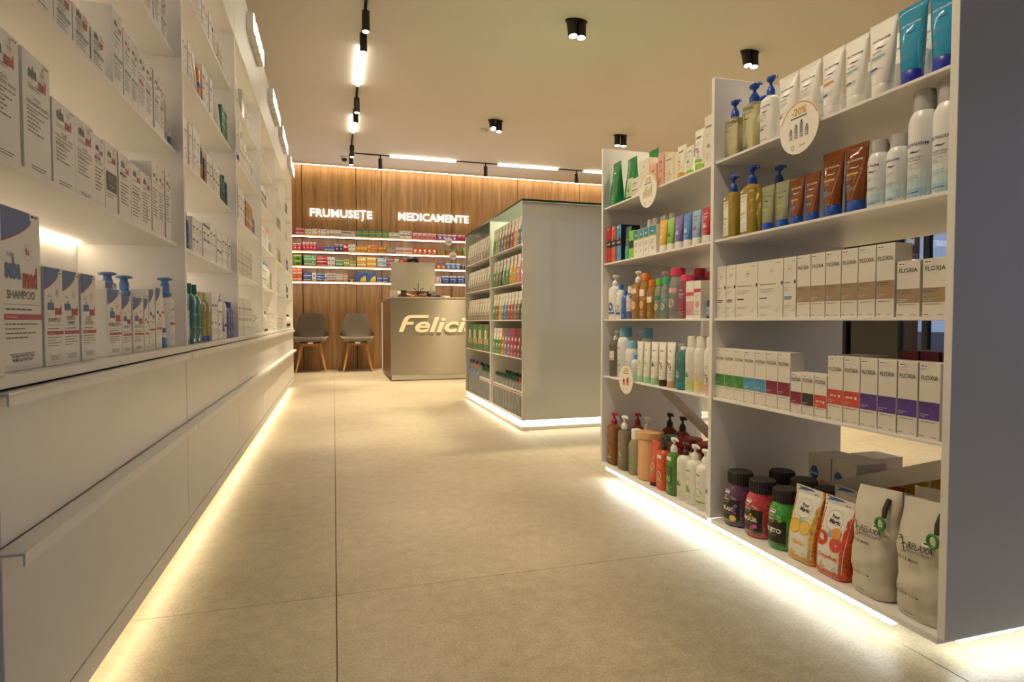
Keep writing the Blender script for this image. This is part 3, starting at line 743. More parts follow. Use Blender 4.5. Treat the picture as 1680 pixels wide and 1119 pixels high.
def a_hair(col, wide=True):
    def f(A, w, h):
        cx = 0.006 if wide else 0
        A.ring(cx, h*0.80, 0.009, 0.0005, '#8b8790', 1, 10, 0, 150); A.ring(cx, h*0.80, 0.009, 0.0005, '#8b8790', 1, 10, 180, 330); A.text('HR', cx, h*0.80 - 0.002, 0.005, col, b=0.0)
        A.text('TREATMENT AGAINST HAIR LOSS' if wide else 'SHAMPOO', -w*0.42, h*0.575, 0.003, DK, 'l', 0.01, maxw=w*0.72)
        A.rect(w*0.5 - 0.0075, h*0.56, w*0.5 - 0.001, h*0.62, col); A.para(-w*0.42, h*0.50, w*0.55, 3, 0.0045, GY, seed=7, th=0.0009)
        A.rect(-w*0.42, h*0.335, -w*0.42 + min(0.03, w*0.6), h*0.355, col)
        if not wide: A.rect(-w*0.42, h*0.305, -w*0.42 + min(0.03, w*0.55), h*0.322, col)
        A.para(-w*0.42, h*0.20, w*0.5, 2, 0.0045, GY, seed=8, th=0.0009)
        for k in range(4): x = w*0.22 + k*0.0035; A.poly([(x, h*0.10), (x + 0.0005, h*0.10), (x + 0.0015, h*(0.15 + 0.02*k)), (x + 0.0011, h*(0.15 + 0.02*k))], GY)
        A.para(-w*0.42, h*0.06, w*0.3, 2, 0.004, GY, seed=1, th=0.0008); A.para(w*0.2, h - 0.012, w*0.2, 1, 0.004, GY, seed=1, th=0.0016)
    return f
def a_neutra(bands=(), txt='#27335e', sub='RELIPID+', off=0.0, water=False, big=False):
    def f(A, w, h):
        A.text('NEUTRADERM', off, h*0.745 if not big else h*0.60, 0.0048 if not big else 0.0062, txt, b=0.005, maxw=w*0.66 if not big else w*0.82)
        y = h*0.65 if not big else h*0.53
        A.poly([(off - w*0.22, y), (off - w*0.08, y + 0.0025), (off + w*0.08, y + 0.0005), (off + w*0.24, y + 0.003), (off + w*0.08, y - 0.0018), (off - w*0.08, y - 0.0004)], '#27335e' if txt != '#e9e2da' else '#e9e2da')
        if big: A.text("BRUME D'EAU", off, h*0.455, 0.0042, '#4d5f7d', maxw=w*0.6); A.text('SOIN APAISANT', off, h*0.425, 0.0032, '#4d5f7d', maxw=w*0.5)
        elif sub: A.text(sub, off - w*0.08, h*0.58, 0.0042, txt, maxw=w*0.5)
        for k, (c, yy, ww) in enumerate(bands): A.rect(off - w*0.3, h*yy, off - w*0.3 + w*ww, h*(yy + 0.028), c)
        A.para(off - w*0.3, h*(0.53 if not big else 0.39), w*0.45, 3, h*0.022, '#8a8f9c' if txt != '#e9e2da' else '#cdb8a6', seed=3, th=0.0009)
        A.para(off - w*0.3, h*(0.36 if not big else 0.26), w*0.5, 3, h*0.022, '#8a8f9c' if txt != '#e9e2da' else '#cdb8a6', seed=5, th=0.0009)
        A.para(off - w*0.3, h*0.07 if not water else h*0.07, w*0.5, 1, 0.004, txt, seed=6, th=0.0014)
        if water: A.rect(-w*0.46, h*0.01, w*0.46, h*0.12, '#9fc3d6', -1); A.rect(-w*0.46, h*0.12, w*0.46, h*0.24, '#bcd6e0', -1); A.rect(-w*0.46, h*0.24, w*0.46, h*0.33, '#d3e0e2', -1)
    return f
def a_label(bg, title='', tc=DK, accents=(), y0=0.12, y1=0.72, wf=0.62, seed=1, motif=None, sticker=False, off=0.0):
    def f(A, w, h):
        if bg: A.rect(off - w*wf/2, h*y0, off + w*wf/2, h*y1, bg, 0)
        L = h * (y1 - y0)
        if title:
            for i, q in enumerate(title.split('/')): A.text(q, off, h*y0 + L*0.78 - i * L*0.12, min(0.0065, L*0.09), tc, b=0.02, maxw=w*wf*0.85)
        for c, yy, hh, ww in accents: A.rect(off - w*wf*ww/2, h*y0 + L*yy, off + w*wf*ww/2, h*y0 + L*(yy + hh), c, 1)
        if motif:
            k, mc = motif; y = h*y0 + L*0.36; r = min(w*wf*0.3, L*0.2)
            if k == 'disc': A.disc(off, y, r, mc, 2)
            elif k == 'orange':
                A.disc(off, y, r, mc, 2); A.ring(off, y, r*0.86, r*0.12, '#f3e2b8', 3, 18)
                for a in range(0, 360, 45): c_, s_ = math.cos(math.radians(a)), math.sin(math.radians(a)); A.poly([(off, y), (off + c_*r*0.8 - s_*r*0.04, y + s_*r*0.8 + c_*r*0.04), (off + c_*r*0.8 + s_*r*0.04, y + s_*r*0.8 - c_*r*0.04)], '#f3e2b8', 3)
            elif k == 'leaf':
                for a in (60, 110, 150, 20): c_, s_ = math.cos(math.radians(a)), math.sin(math.radians(a)); A.poly([(off, y - r*0.6), (off + c_*r*0.5 - s_*r*0.18, y - r*0.6 + s_*r*0.9 + c_*r*0.18), (off + c_*r, y - r*0.6 + s_*r*1.8), (off + c_*r*0.5 + s_*r*0.18, y - r*0.6 + s_*r*0.9 - c_*r*0.18)], mc, 2)
            elif k == 'dots':
                rn = random.Random(seed)
                for _ in range(9): A.disc(off + rn.uniform(-1, 1)*r, y + rn.uniform(-1, 1)*r, r*0.2, mc, 2, n=8)
            elif k == 'drop': A.poly([(off, y + r*1.2), (off + r*0.6, y + r*0.1), (off + r*0.5, y - r*0.5), (off, y - r*0.8), (off - r*0.5, y - r*0.5), (off - r*0.6, y + r*0.1)], mc, 2)
        A.para(off - w*wf*0.36, h*y0 + L*0.16, w*wf*0.7, 3, L*0.05, GY if bg else tc, seed=seed, th=0.0009)
        A.para(off - w*wf*0.36, h*y0 + L*0.62, w*wf*0.6, 2, L*0.05, GY if bg else tc, seed=seed + 4, th=0.0009)
        if sticker: A.sticker(off - 0.008, h*(y1 + 0.01), 0.017)
    return f
def a_pharma(c1, c2=None, title='', seed=1, top=0.0, topc=None):
    """plain white pharmacy pack: title lines, one or two colour marks"""
    def f(A, w, h):
        rn = random.Random(seed)
        if topc: A.rect(-w/2 + 0.0005, h*(1 - top), w/2 - 0.0005, h - 0.0008, topc)
        if title: A.text(title, 0, h*0.72, min(0.008, h*0.06), c1, b=0.02, maxw=w*0.8)
        else: A.rect(-w*0.33, h*0.70, w*0.25, h*0.76, c1)
        y = rn.uniform(0.3, 0.5)
        A.rect(-w*0.4, h*y, w*rn.uniform(0.0, 0.4), h*(y + rn.uniform(0.02, 0.09)), c2 or c1)
        A.para(-w*0.36, h*0.65, w*0.68, 4, h*0.035, GY, seed=seed, th=h*0.008); A.para(-w*0.36, h*0.24, w*0.68, 4, h*0.035, DK, seed=seed + 1, th=h*0.008)
    return f

# ================================================================== LEFT WALL GOODS
LF = -0.447
def L(row, z, items):
    for it in items:
        p, u = it[0], it[1]; back = it[2] if len(it) > 2 else random.uniform(0.0, 0.004)
        place(p, 'L', u, (-0.431 if u > 2 else -0.438) if z < 0.7 else -0.442, z, row, back, jit=0.012)
B1 = ['lowest shelf, left bay one', 'second shelf up, left bay one', 'third shelf up, left bay one', 'fourth shelf up, left bay one']
W_ = '#eceae6'
bb = lambda lk, w, h, ti, d=0.05: carton(lk, w, h, d, W_, a_seba_baby(ti))
L(B1[0], 0.6385, [
    (bb('big white baby shampoo carton with blue corner', .125, .236, 'SHAMPOO', .07), 1.053),
    (bb('white baby shampoo carton with blue corner', .066, .160, 'SHAMPOO'), 1.153),
    (bb('white gentle wash carton with blue corner', .068, .160, 'GENTLE/WASH'), 1.224),
    (bb('white body lotion carton with blue corner', .070, .160, 'BODY/LOTION'), 1.298),
    (bb('white bubble bath carton with blue corner', .082, .139, 'BUBBLE BATH'), 1.432, 0.0),
    (bb('small white shampoo carton with blue corner', .062, .128, 'SHAMPOO', .04), 1.513),
    (bb('small white skin care oil carton with blue corner', .078, .128, 'SKIN CARE OIL', .04), 1.590),
    (bb('narrow white baby cream carton', .034, .128, 'CREAM', .035), 1.654),
    (bb('tall narrow white baby carton with orange motif', .050, .153, 'SUN CARE', .04), 1.712),
    (bb('tall white baby lotion carton', .050, .160, 'BABY/LOTION', .04), 1.775),
])
pb = pump_bottle('white baby wash bottle with blue pump', .062, .196, '#eceae6', '#5f86c4', a_label(None, 'seba med', '#4d6ea8', [('#b64a63', .42, .06, .8)], .1, .9, .9, motif=None, seed=5), n=2.6, d=.042)
_f = G(); _m = M('#5f86c4', .35); _z = .196*.73
_f.loft([(_z, .020, .017, 2.4), (_z + .010, .019, .016), (_z + .013, .011, .011), (_z + .034, .0115, .0115), (_z + .036, .009, .009), (_z + .044, .009, .009), (_z + .046, .021, .019), (_z + .050, .0215, .0195), (_z + .053, .014, .012)], _m, 24)
pb.parts[1] = ('pump', _f.mesh('pump'))
L(B1[0], 0.6385, [(tube_pack('white baby cream tube standing on blue cap', .05, .168, '#eceae6', '#5f86c4', a_label(None, '', '#4d6ea8', [('#b8434a', .5, .04, .7), ('#4d6ea8', .1, .1, .7)], .17, .95, .8)), 1.838),
                 (pb, 1.910, 0.0), (pb, 1.732, 0.085), (pb, 1.855, 0.085),
                 (bb('white baby carton with open flaps in back row', .06, .165, 'WASH', .045), 1.60, 0.06), (bb('white baby carton with open flaps in back row', .06, .165, 'WASH', .045), 1.665, 0.075)])
ad = lambda lk, w, h, v, d=0.05, b=W_: carton(lk, w, h, d, b, a_seba_adult(v))
sa = [ad('large white face wash carton', .092, .183, 0, .06), ad('white face wash carton', .090, .142, 0), ad('glossy narrow white carton with purple bar', .058, .137, 2), ad('white carton with black square panel', .075, .141, 3),
      ad('white repair cream carton', .082, .138, 2), ad('white cream carton with thin text', .080, .137, 5), ad('white cream carton with orange motif', .078, .136, 4), ad('tall white carton with red motif', .058, .184, 4), ad('tall white carton with blue bar', .054, .190, 6)]
L(B1[1], SHZ[0], [(sa[0], 1.018), (sa[0], 1.122), (sa[1], 1.216), (sa[1], 1.308), (sa[2], 1.384), (sa[3], 1.452), (sa[4], 1.532), (sa[5], 1.614), (sa[6], 1.694), (ad('big white carton with open top behind', .08, .185, 5, .05), 1.700, .055), (sa[7], 1.778), (sa[7], 1.838), (sa[8], 1.896), (sa[8], 1.950)][:13])
sb = [ad('white carton with teal bars', .066, .168, 1, .06), ad('low white carton with teal bar', .075, .075, 1, .05), ad('slim white carton with teal bars', .050, .152, 1), ad('white carton with small text', .062, .156, 5), ad('white carton with blue bar', .062, .156, 6), ad('white carton with red strip', .045, .157, 7)]
L(B1[2], SHZ[1], [(ad('broad white soap carton', .09, .11, 5), 1.05), (ad('broad white soap carton', .09, .11, 5), 1.145), (sb[1], 1.232), (sb[1], 1.311), (ad('low white carton with green text', .07, .07, 1), 1.388), (sb[0], 1.50), (sb[2], 1.561), (sb[2], 1.614), (sb[3], 1.672), (sb[3], 1.737), (sb[4], 1.802), (sb[5], 1.858),
      (cap_bottle('white bottle with grey cap', .042, .158, '#c9c6bd', '#b5b1a8', a_label(None, '', DK, [], seed=4)), 1.903), (cap_bottle('small white and blue bottle', .040, .10, '#dcd9d0', '#e8e6e0', a_label(None, '', DK, [('#3f6fae', .05, .3, 1.0)], .05, .9, .8)), 1.946)])
L(B1[3], SHZ[2], [(ad('white foot cream carton', .07, .12, 1), 1.60), (ad('white foot cream carton', .07, .12, 1), 1.675), (ad('white lotion carton', .066, .14, 5), 1.748), (ad('white lotion carton', .066, .14, 5), 1.818), (ad('white carton with green print', .06, .125, 1), 1.885)])

ph = {}
def pc(lk, w, h, c1, c2=None, title='', seed=1, top=0, topc=None, d=.045, base=W_, merge=True):
    k = (lk, w, h)
    if k not in ph: ph[k] = carton(lk, w, h, d, base, a_pharma(c1, c2, title, seed, top, topc), merge=merge)
    return ph[k]
B2 = [x.replace('nearest', 'second') for x in ('lowest shelf, left bay one', 'second shelf up, left bay one', 'third shelf up, left bay one', 'fourth shelf up, left bay one', 'fifth shelf up, left bay one')]
B2[1] = 'second shelf up, left bay two'; B2 = [s.replace('second left bay', 'left bay two') for s in B2]
tealb = cap_bottle('translucent teal bottle', .075, .196, '#2c8e99', '#1f6f7a', a_label(None, '', '#9fd0cf', [('#57a9ab', .3, .03, .8), ('#57a9ab', .6, .03, .8)], .05, .9, .8), d=.05, trans=.35, n=3, merge=True)
yelb = cap_bottle('translucent yellow-green bottle with blue foot', .062, .176, '#b9b45a', '#c9c586', a_label(None, '', '#6a6a30', [('#2f55b0', -.05, .16, 1.1), ('#2f55b0', .74, .05, .4)], .05, .9, .8), d=.05, trans=.3, n=3, merge=True)
blueb = cap_bottle('violet-blue bottle with matching cap', .062, .158, '#3c4a9c', '#3a4590', a_label(None, 'BABY', '#e4e4f0', [('#6b76bd', .2, .02, .8)], .08, .9, .8), d=.045, n=3, merge=True)
L(B2[0], 0.6385, [(pump_bottle('tall blue pump bottle', .07, .235, '#27619c', '#1f4f86', a_label('#cdd8e2', 'CLEAN', '#27619c', [], .0, .62, .8), d=.05, n=2.6, merge=True), 2.06, .0),
    (tealb, 2.165), (tealb, 2.25), (yelb, 2.33), (yelb, 2.40), (pc('white carton with blue foot', .055, .180, '#2f55b0', '#2f55b0', seed=4), 2.468), (pc('white carton with blue foot', .055, .180, '#2f55b0', '#2f55b0', seed=4), 2.526),
    (pc('shorter white carton with blue squares', .052, .150, '#2f55b0', '#27407c', seed=7), 2.585), (pc('shorter white carton with blue squares', .052, .150, '#2f55b0', '#27407c', seed=7), 2.642),
    (tube_pack('violet tube with white cap', .055, .177, '#4a54a0', '#e8e6e0', a_label(None, '', '#d8d8ee', [], .2, .9, .8), merge=True), 2.702), (cap_bottle('white bottle with violet cap', .05, .19, '#e4e1da', '#e8e6e0', a_label(None, '', '#4a54a0', [('#4a54a0', .3, .1, .8)], .05, .9, .8), merge=True), 2.76),
    (blueb, 2.822), (blueb, 2.888), (blueb, 2.952 - .004)])
L(B2[1], SHZ[0], [(cap_bottle('dark blue bottle with white cap', .042, .135, '#27508c', '#dedbd2', a_label(None, '', '#dfe4ee', [], .1, .9, .8), merge=True), 2.10), (aerosol('dark blue spray can with blue cap', .042, .125, '#27508c', '#2f62b4', a_label(None, '', '#dfe4ee', [], .1, .9, .8), merge=True), 2.15),
    (pc('white carton with blue vertical text', .052, .118, '#5d6fa0', '#5d6fa0', seed=21), 2.225), (pc('white carton with blue vertical text', .052, .118, '#5d6fa0', '#5d6fa0', seed=21), 2.281), (pc('plain white narrow carton', .045, .115, '#8a857c', '#8a857c', seed=22), 2.334),
    (pc('white carton with black cap print and blue base', .060, .122, '#2c2c30', '#27508c', seed=23, top=.08, topc='#3a3a3e'), 2.392), (pc('white carton with black cap print and blue base', .060, .122, '#2c2c30', '#27508c', seed=23, top=.08, topc='#3a3a3e'), 2.456),
    (pc('tall white carton with red marks', .058, .144, '#a44a44', '#a44a44', seed=24), 2.522), (pc('tall white carton with red marks', .058, .144, '#a44a44', '#a44a44', seed=24), 2.584), (pc('white carton with grey lines', .06, .132, '#6e6a62', '#27407c', seed=25), 2.648), (pc('white carton with grey lines', .06, .132, '#6e6a62', '#27407c', seed=25), 2.712),
    (pc('white carton with violet tilted line', .068, .144, '#4a4f90', '#4a4f90', seed=26), 2.782), (pc('white carton with violet tilted line', .068, .144, '#4a4f90', '#4a4f90', seed=26), 2.855), (pc('white carton with violet tilted line', .068, .144, '#4a4f90', '#4a4f90', seed=26), 2.927)])
L(B2[2], SHZ[1], [(cap_bottle('amber bottle with red cap', .045, .17, '#8f4a36', '#b8303c', a_label('#e2d8c8', '', DK, [], .05, .7, .9), merge=True), 2.06), (pc('cream carton', .055, .144, '#a08c74', '#c9a58c', seed=31), 2.13), (pc('cream carton', .055, .144, '#a08c74', '#c9a58c', seed=31), 2.19), (pc('cream carton with pink edge', .055, .150, '#c98c86', '#a08c74', seed=32), 2.25), (pc('cream carton with pink edge', .055, .150, '#c98c86', '#a08c74', seed=32), 2.31),
    (cap_bottle('gold carafe bottle with blue band and white cap', .05, .16, '#b98b3c', '#e0ddd4', a_label(None, '', '#3a3020', [('#2a5fb4', .45, .4, 1.1)], .05, .9, .85), merge=True), 2.372), (cap_bottle('dark amber bottle with gold cap', .05, .125, '#5d4320', '#b08f3c', a_label(None, '', '#c9a858', [], .05, .8, .8), merge=True), 2.43)] +
    [(pc('cream tablet carton', .05, .124, '#9a8f80', '#8a6a5a', seed=33), 2.486 + k*.053) for k in range(5)] + [(cap_bottle('dark teal bottle with white cap', .05, .15, '#1d5a62', '#e4e1d8', a_label(None, '', '#a8c8c6', [], .05, .8, .8), merge=True), 2.765), (pump_bottle('dark teal pump bottle', .055, .16, '#1d5a62', '#17474e', a_label(None, '', '#a8c8c6', [], .05, .8, .8), merge=True), 2.83), (cap_bottle('dark teal bottle without label', .05, .14, '#1b525a', '#17474e', None, merge=True), 2.895)])
alu = M('#cfcdc8', 0.22, 0.5)
L(B2[3], SHZ[2], [(pc('white carton with grey waves', .045, .128, '#6a6a70', '#6a6a70', seed=41), 2.10 + k*.05) for k in range(3)] + [(tube_pack('tall glossy white tube with no print', .046, .142, '#e0ddd6', '#d4d1ca', None, merge=True, capf=.12), 2.262 + k*.05) for k in range(2)] +
    [(cap_bottle('orange bottle with blue band', .055, .13, '#cf7f2c', '#d98a30', a_label(None, '', '#3a2a18', [('#2a5fb4', .4, .16, 1.1)], .05, .9, .8), merge=True, n=4, flat=True), 2.365)] + [(pc('white carton with red text', .058, .145, '#a8444c', '#c0303c', seed=42), 2.428 + k*.062) for k in range(3)] +
    [(tube_pack('glossy silver-white tube', .045, .140, '#d9d7d2', '#cfccc4', None, merge=True, capf=.12), 2.61 + k*.048) for k in range(4)] + [(pc('green carton standing at the end', .046, .132, '#bfe0c8', '#8fc4a4', seed=44, base='#2f7d58'), 2.805 + k*.05) for k in range(3)])
L(B2[4], SHZ[3], [(pc('white carton with red column text', .055, .12, '#a83c40', '#a83c40', seed=51), 2.38 + k*.06) for k in range(4)] + [(tube_pack('white tube with red print', .05, .15, '#dedbd4', '#d4d1ca', a_label(None, '', '#a83c40', [], .2, .9, .8), merge=True), 2.625), (cap_bottle('white bottle with red foot and blue cap', .05, .13, '#e4e1da', '#2f4fae', a_label(None, '', '#a83c40', [('#b8303c', 0, .2, 1)], .02, .9, .8), merge=True), 2.69), (cap_bottle('cream bottle with white cap', .05, .13, '#d8cbb4', '#e8e6e0', a_label(None, '', '#8a4a3c', [], .05, .9, .8), merge=True), 2.76), (cap_bottle('cream bottle with white cap', .05, .13, '#d8cbb4', '#e8e6e0', a_label(None, '', '#8a4a3c', [], .05, .9, .8), merge=True), 2.82)])
# bays three to six: runs of goods
def run(p, n, u0, step=None):
    step = step or p.w + 0.006
    return [(p, u0 + k*step) for k in range(n)]
def bot(lk, w, h, col, cc, tc=DK, acc=()): return cap_bottle(lk, w, h, col, cc, a_label(None, '', tc, list(acc), .05, .85, .8), merge=True)
def rw(k, j): return ['lowest shelf', 'second shelf up', 'third shelf up', 'fourth shelf up', 'fifth shelf up'][j] + ', left bay ' + ['', '', '', 'three', 'four', 'five', 'six'][k]
ZL = [0.6385] + SHZ
L(rw(3, 0), ZL[0], run(pc('tall white carton', .075, .186, '#9a958c', '#b0aaa0', seed=61), 7, 3.05) + run(pc('shorter white carton', .06, .14, '#9a958c', '#7fb0b0', seed=62), 2, 3.63) + run(bot('small white bottle with teal print', .045, .10, '#dfe4e0', '#7fc0c0', '#3f9a9a'), 3, 3.76))
L(rw(3, 1), ZL[1], run(pc('beige serum carton', .072, .15, '#a49a8a', '#8a8072', seed=63, base='#d8cdbb'), 9, 3.05))
L(rw(3, 2), ZL[2], run(pc('green carton', .06, .17, '#c8dcae', '#dfe6c8', seed=64, base='#3f7d3c'), 2, 3.09) + run(pc('silver-white carton', .07, .16, '#a49a8a', '#8f8b82', seed=65), 3, 3.23) + run(pc('dark green carton', .05, .15, '#a8c8a0', '#dfe6c8', seed=66, base='#2d6a40'), 1, 3.45) + run(pc('gold carton', .062, .145, '#7a4f1c', '#e8cf8a', seed=67, base='#c08a34'), 4, 3.52) + run(bot('slim blue bottle', .04, .13, '#3a6fae', '#2f5f9c', '#dfe4ee'), 2, 3.80))
L(rw(3, 3), ZL[3], run(tube_pack('shiny white tube at the bay edge', .05, .17, '#e4e2dc', '#d8d5cc', None, merge=True), 2, 3.06) + run(bot('white bottle with blue foot and red cap', .055, .16, '#dcd9d4', '#c0303c', '#3a4a9c', [('#2f3f9c', 0, .3, 1)]), 2, 3.18) + run(pc('white carton with pink-brown text', .055, .16, '#a8605a', '#8a5a54', seed=68), 4, 3.31) + run(pc('low white carton with red-brown text', .055, .125, '#a8605a', '#8a5a54', seed=69), 6, 3.55))
L(rw(3, 4), ZL[4], run(tube_pack('tall silver tube', .05, .165, '#d9d7d2', '#cfccc4', None, merge=True), 5, 3.08) + [(carton('shiny silver sachet pack', .08, .14, .03, '#b9b6ae', None, rough=.15), 3.42)] + run(pc('small grey-white carton', .05, .10, '#6e6a62', '#8a857c', seed=70), 3, 3.52))
L(rw(4, 0), ZL[0], run(bot('white bottle with maroon cap', .05, .18, '#e6e3dc', '#6a1f28', '#6a1f28'), 4, 4.03) + run(bot('short white bottle with maroon cap', .05, .14, '#e6e3dc', '#7a2028', '#3a3a3e', [('#7a2028', 0, .15, 1)]), 3, 4.27) + run(pc('white carton with black and maroon bands', .055, .17, '#6a1f28', '#2c2c30', seed=71), 5, 4.46) + run(bot('white bottle with black print', .045, .12, '#e6e3dc', '#2c2c30', '#2c2c30'), 2, 4.80))
L(rw(4, 1), ZL[1], run(pc('white carton with black blocks', .07, .15, '#26262a', '#26262a', seed=72), 6, 4.05) + run(bot('blue-capped white bottle', .06, .18, '#dfe4ea', '#5f9ac4', '#2f5f8c'), 3, 4.52) + run(pc('tan carton', .05, .13, '#6a5a44', '#8a7a62', seed=73, base='#b8a888'), 2, 4.72))
L(rw(4, 2), ZL[2], run(pc('white carton with brown text', .06, .13, '#8a5a44', '#8a5a44', seed=74), 6, 4.05) + run(pc('orange-topped white carton', .06, .15, '#d8643c', '#d8643c', seed=75, top=.2, topc='#d8643c'), 3, 4.47) + run(bot('small grey bottle', .045, .10, '#a8a49c', '#e8e6e0'), 3, 4.69))
L(rw(4, 3), ZL[3], run(tube_pack('shiny white and black tube', .055, .15, '#e8e6e2', '#26262a', a_label(None, '', '#26262a', [('#26262a', .4, .2, .8)], .2, .9, .8), merge=True), 9, 4.05))
L(rw(4, 4), ZL[4], run(bot('cream bottle', .05, .14, '#ddd0b4', '#e8e2d0', '#8a7a5a'), 10, 4.03))
L(rw(5, 0), ZL[0], run(pc('cream carton with maroon foot', .055, .13, '#9a8a78', '#7a2028', seed=81), 12, 5.0))
L(rw(5, 1), ZL[1], run(pc('cream and brown carton', .06, .12, '#8a4a34', '#a8604a', seed=82), 9, 5.0))
L(rw(5, 2), ZL[2], run(bot('white bottle with black cap', .05, .12, '#e0dbd0', '#26262a', '#3a3020'), 8, 5.02) + run(bot('tan bottle with white cap', .05, .14, '#b89468', '#e8e2d0', '#3a3020'), 3, 5.50))
L(rw(5, 3), ZL[3], run(bot('cream bottle with black cap', .05, .12, '#d8cbb4', '#26262a', '#3a3020'), 7, 5.05) + run(pc('grey carton', .06, .1, '#5a5650', '#8a857c', seed=83, base='#a8a49c'), 3, 5.5))
L(rw(5, 4), ZL[4], run(bot('round white and black jar', .07, .07, '#e0dbd0', '#26262a', '#3a3020'), 3, 5.2))
L(rw(6, 0), ZL[0], run(bot('black and white bottle', .055, .14, '#e0dbd0', '#1d1d20', '#1d1d20', [('#1d1d20', .2, .25, 1)]), 11, 5.95))
L(rw(6, 1), ZL[1], run(bot('dark bottle with white print', .055, .15, '#26262a', '#3a3a3e', '#d8d5cc', [('#d8d5cc', .3, .2, .7)]), 9, 5.98))
L(rw(6, 2), ZL[2], run(bot('charcoal bottle', .055, .15, '#2c2c30', '#c9b890', '#d8d5cc', [('#8a857c', .3, .3, .7)]), 9, 5.98))
L(rw(6, 3), ZL[3], run(bot('tan bottle with black cap', .055, .14, '#c4b494', '#1d1d20', '#3a3020'), 8, 6.0))
L(rw(6, 4), ZL[4], run(bot('dark teal bottle', .05, .15, '#24423f', '#d8d5cc', '#d8d5cc'), 8, 6.05))

# ================================================================== NEAR DISPLAY, BAY CLOSEST TO CAMERA (right bay)
RF = DX + 0.014
def R(row, z, items, jit=0.02):
    for it in items: place(it[0], 'R', it[1], RF if len(it) < 4 else it[3], z, row, it[2] if len(it) > 2 else 0.0, jit)
RB = ['base of nearest right bay', 'lowest shelf of nearest right bay', 'middle shelf of nearest right bay', 'upper shelf of nearest right bay', 'top shelf of nearest right bay']
BL = '#1f4aa6'
clr = pump_bottle('clear yellowish pump bottle with blue pump', .064, .178, '#efe6a4', BL, a_neutra((), '#27406e', '', -.006), trans=.7, n=3, d=.045, hh=.052, dirx=1)
clr2 = pump_bottle('large clear yellowish pump bottle', .074, .196, '#efe6a4', BL, a_neutra((), '#27406e', '', -.006), trans=.7, n=3, d=.048, hh=.054, dirx=1)
whp = pump_bottle('white pump bottle with blue pump', .058, .190, '#eae8e4', BL, a_neutra((('#27406e', .28, .25),), '#27406e'), n=3, d=.042, hh=.055)
wt = tube_pack('white body cream tube', .074, .166, '#e9e7e2', '#e6e4de', a_neutra((('#27406e', .30, .25),), '#27406e'))
wto = tube_pack('white tube with orange stripe', .070, .166, '#e9e7e2', '#e6e4de', a_neutra((('#e0963c', .50, .5), ('#1f3f9c', .32, .3)), '#27406e'))
wtb = tube_pack('white tube with pale blue stripe', .068, .165, '#e9e7e2', '#e6e4de', a_neutra((('#9cc4dc', .52, .5), ('#1f3f9c', .34, .3)), '#27406e'))
wtl = tube_pack('larger white tube with pale blue stripe', .072, .172, '#e9e7e2', '#e6e4de', a_neutra((('#9cc4dc', .52, .5), ('#1f3f9c', .36, .3)), '#27406e'))
blt = tube_pack('bright blue translucent tube', .070, .172, '#2fb0ee', '#2434b4', a_neutra((), '#d8eef4', ''), trans=.3)
R(RB[4], DZ[3], [(clr, 1.603), (clr2, 1.516), (clr, 1.548, .06), (clr2, 1.468, .07), (whp, 1.443), (wt, 1.372), (wt, 1.296), (wto, 1.2185), (wtb, 1.1480), (wtl, 1.0775 - .0), (blt, 1.0045 - .0), (blt, 0.9325 + .000),
    (tube_pack('small dark-printed tube behind', .04, .12, '#c9d0cc', '#27406e', a_label(None, '', '#27406e', [], .2, .9, .8)), 1.300, .06), (tube_pack('small dark-printed tube behind', .04, .12, '#c9d0cc', '#27406e', a_label(None, '', '#27406e', [], .2, .9, .8)), 1.17, .06), (wtb, 1.11, .07), (wtl, 1.033, .07)])
def a_oil(A, w, h):
    A.rect(-w*0.42, h*0.06, w*0.10, h*0.80, '#eae8e2', 0); A.text('NEUTRADERM', -w*0.16, h*0.74, 0.004, '#27406e', maxw=w*0.42)
    A.poly([(-w*.3, h*.66), (-w*.2, h*.675), (-w*.05, h*.66), (-w*.2, h*.655)], '#27335e'); A.rect(-w*0.36, h*0.40, w*0.04, h*0.45, '#a9cf7a', 1)
    A.para(-w*.36, h*.34, w*.36, 2, .005, '#27406e', seed=3, th=.001); A.para(-w*.36, h*.22, w*.4, 5, .005, GY, seed=4, th=.0009); A.ring(-w*.05, h*.70, .004, .0005, '#27406e'); A.sticker(-w*.4, h*.84, .018)
oil = pump_bottle('golden oil bottle with blue pump', .062, .196, '#f0c844', BL, a_oil, trans=.5, n=3, d=.044, hh=.052, dirx=1)
oil2 = pump_bottle('larger golden shower oil bottle with blue pump', .072, .204, '#f0c844', BL, a_oil, trans=.5, n=3, d=.046, hh=.054, dirx=1)
gt_ = tube_pack('small clear green-tinted tube with blue cap', .054, .128, '#d8dca4', '#2a5ec8', a_neutra((('#a4d070', .45, .5),), '#3f6fae', ''), trans=.45)
br = tube_pack('small amber-brown tube with blue cap', .052, .126, '#a04a1e', '#2454b4', a_neutra((('#e0a84a', .50, .5), ('#3f8fd0', .34, .25)), '#e9e2da', ''), trans=.25)
BRt = tube_pack('large amber-brown tube with blue cap', .068, .163, '#a04a1e', '#2454b4', a_neutra((('#e0a84a', .55, .5), ('#3f8fd0', .38, .25)), '#e9e2da', ''), trans=.25)
sp1 = aerosol('small white water spray can', .048, .156, '#e4e8ea', '#f2f2ee', a_neutra((), '#27406e', '', 0, True), clear=True)
SP1 = aerosol('tall white water spray can', .058, .232, '#e8eaea', '#f2f2ee', a_neutra((), '#27406e', '', 0, True, True), clear=True)
R(RB[3], DZ[2], [(oil, 1.606), (oil2, 1.520), (oil, 1.470, .055), (gt_, 1.440), (gt_, 1.382), (br, 1.326), (br, 1.272), (BRt, 1.211), (BRt, 1.1425), (sp1, 1.0845), (sp1, 1.0355), (SP1, 0.981), (SP1, 0.9255), (br, 1.17, .07), (BRt, 1.10, .07), (SP1, .96, .075)])
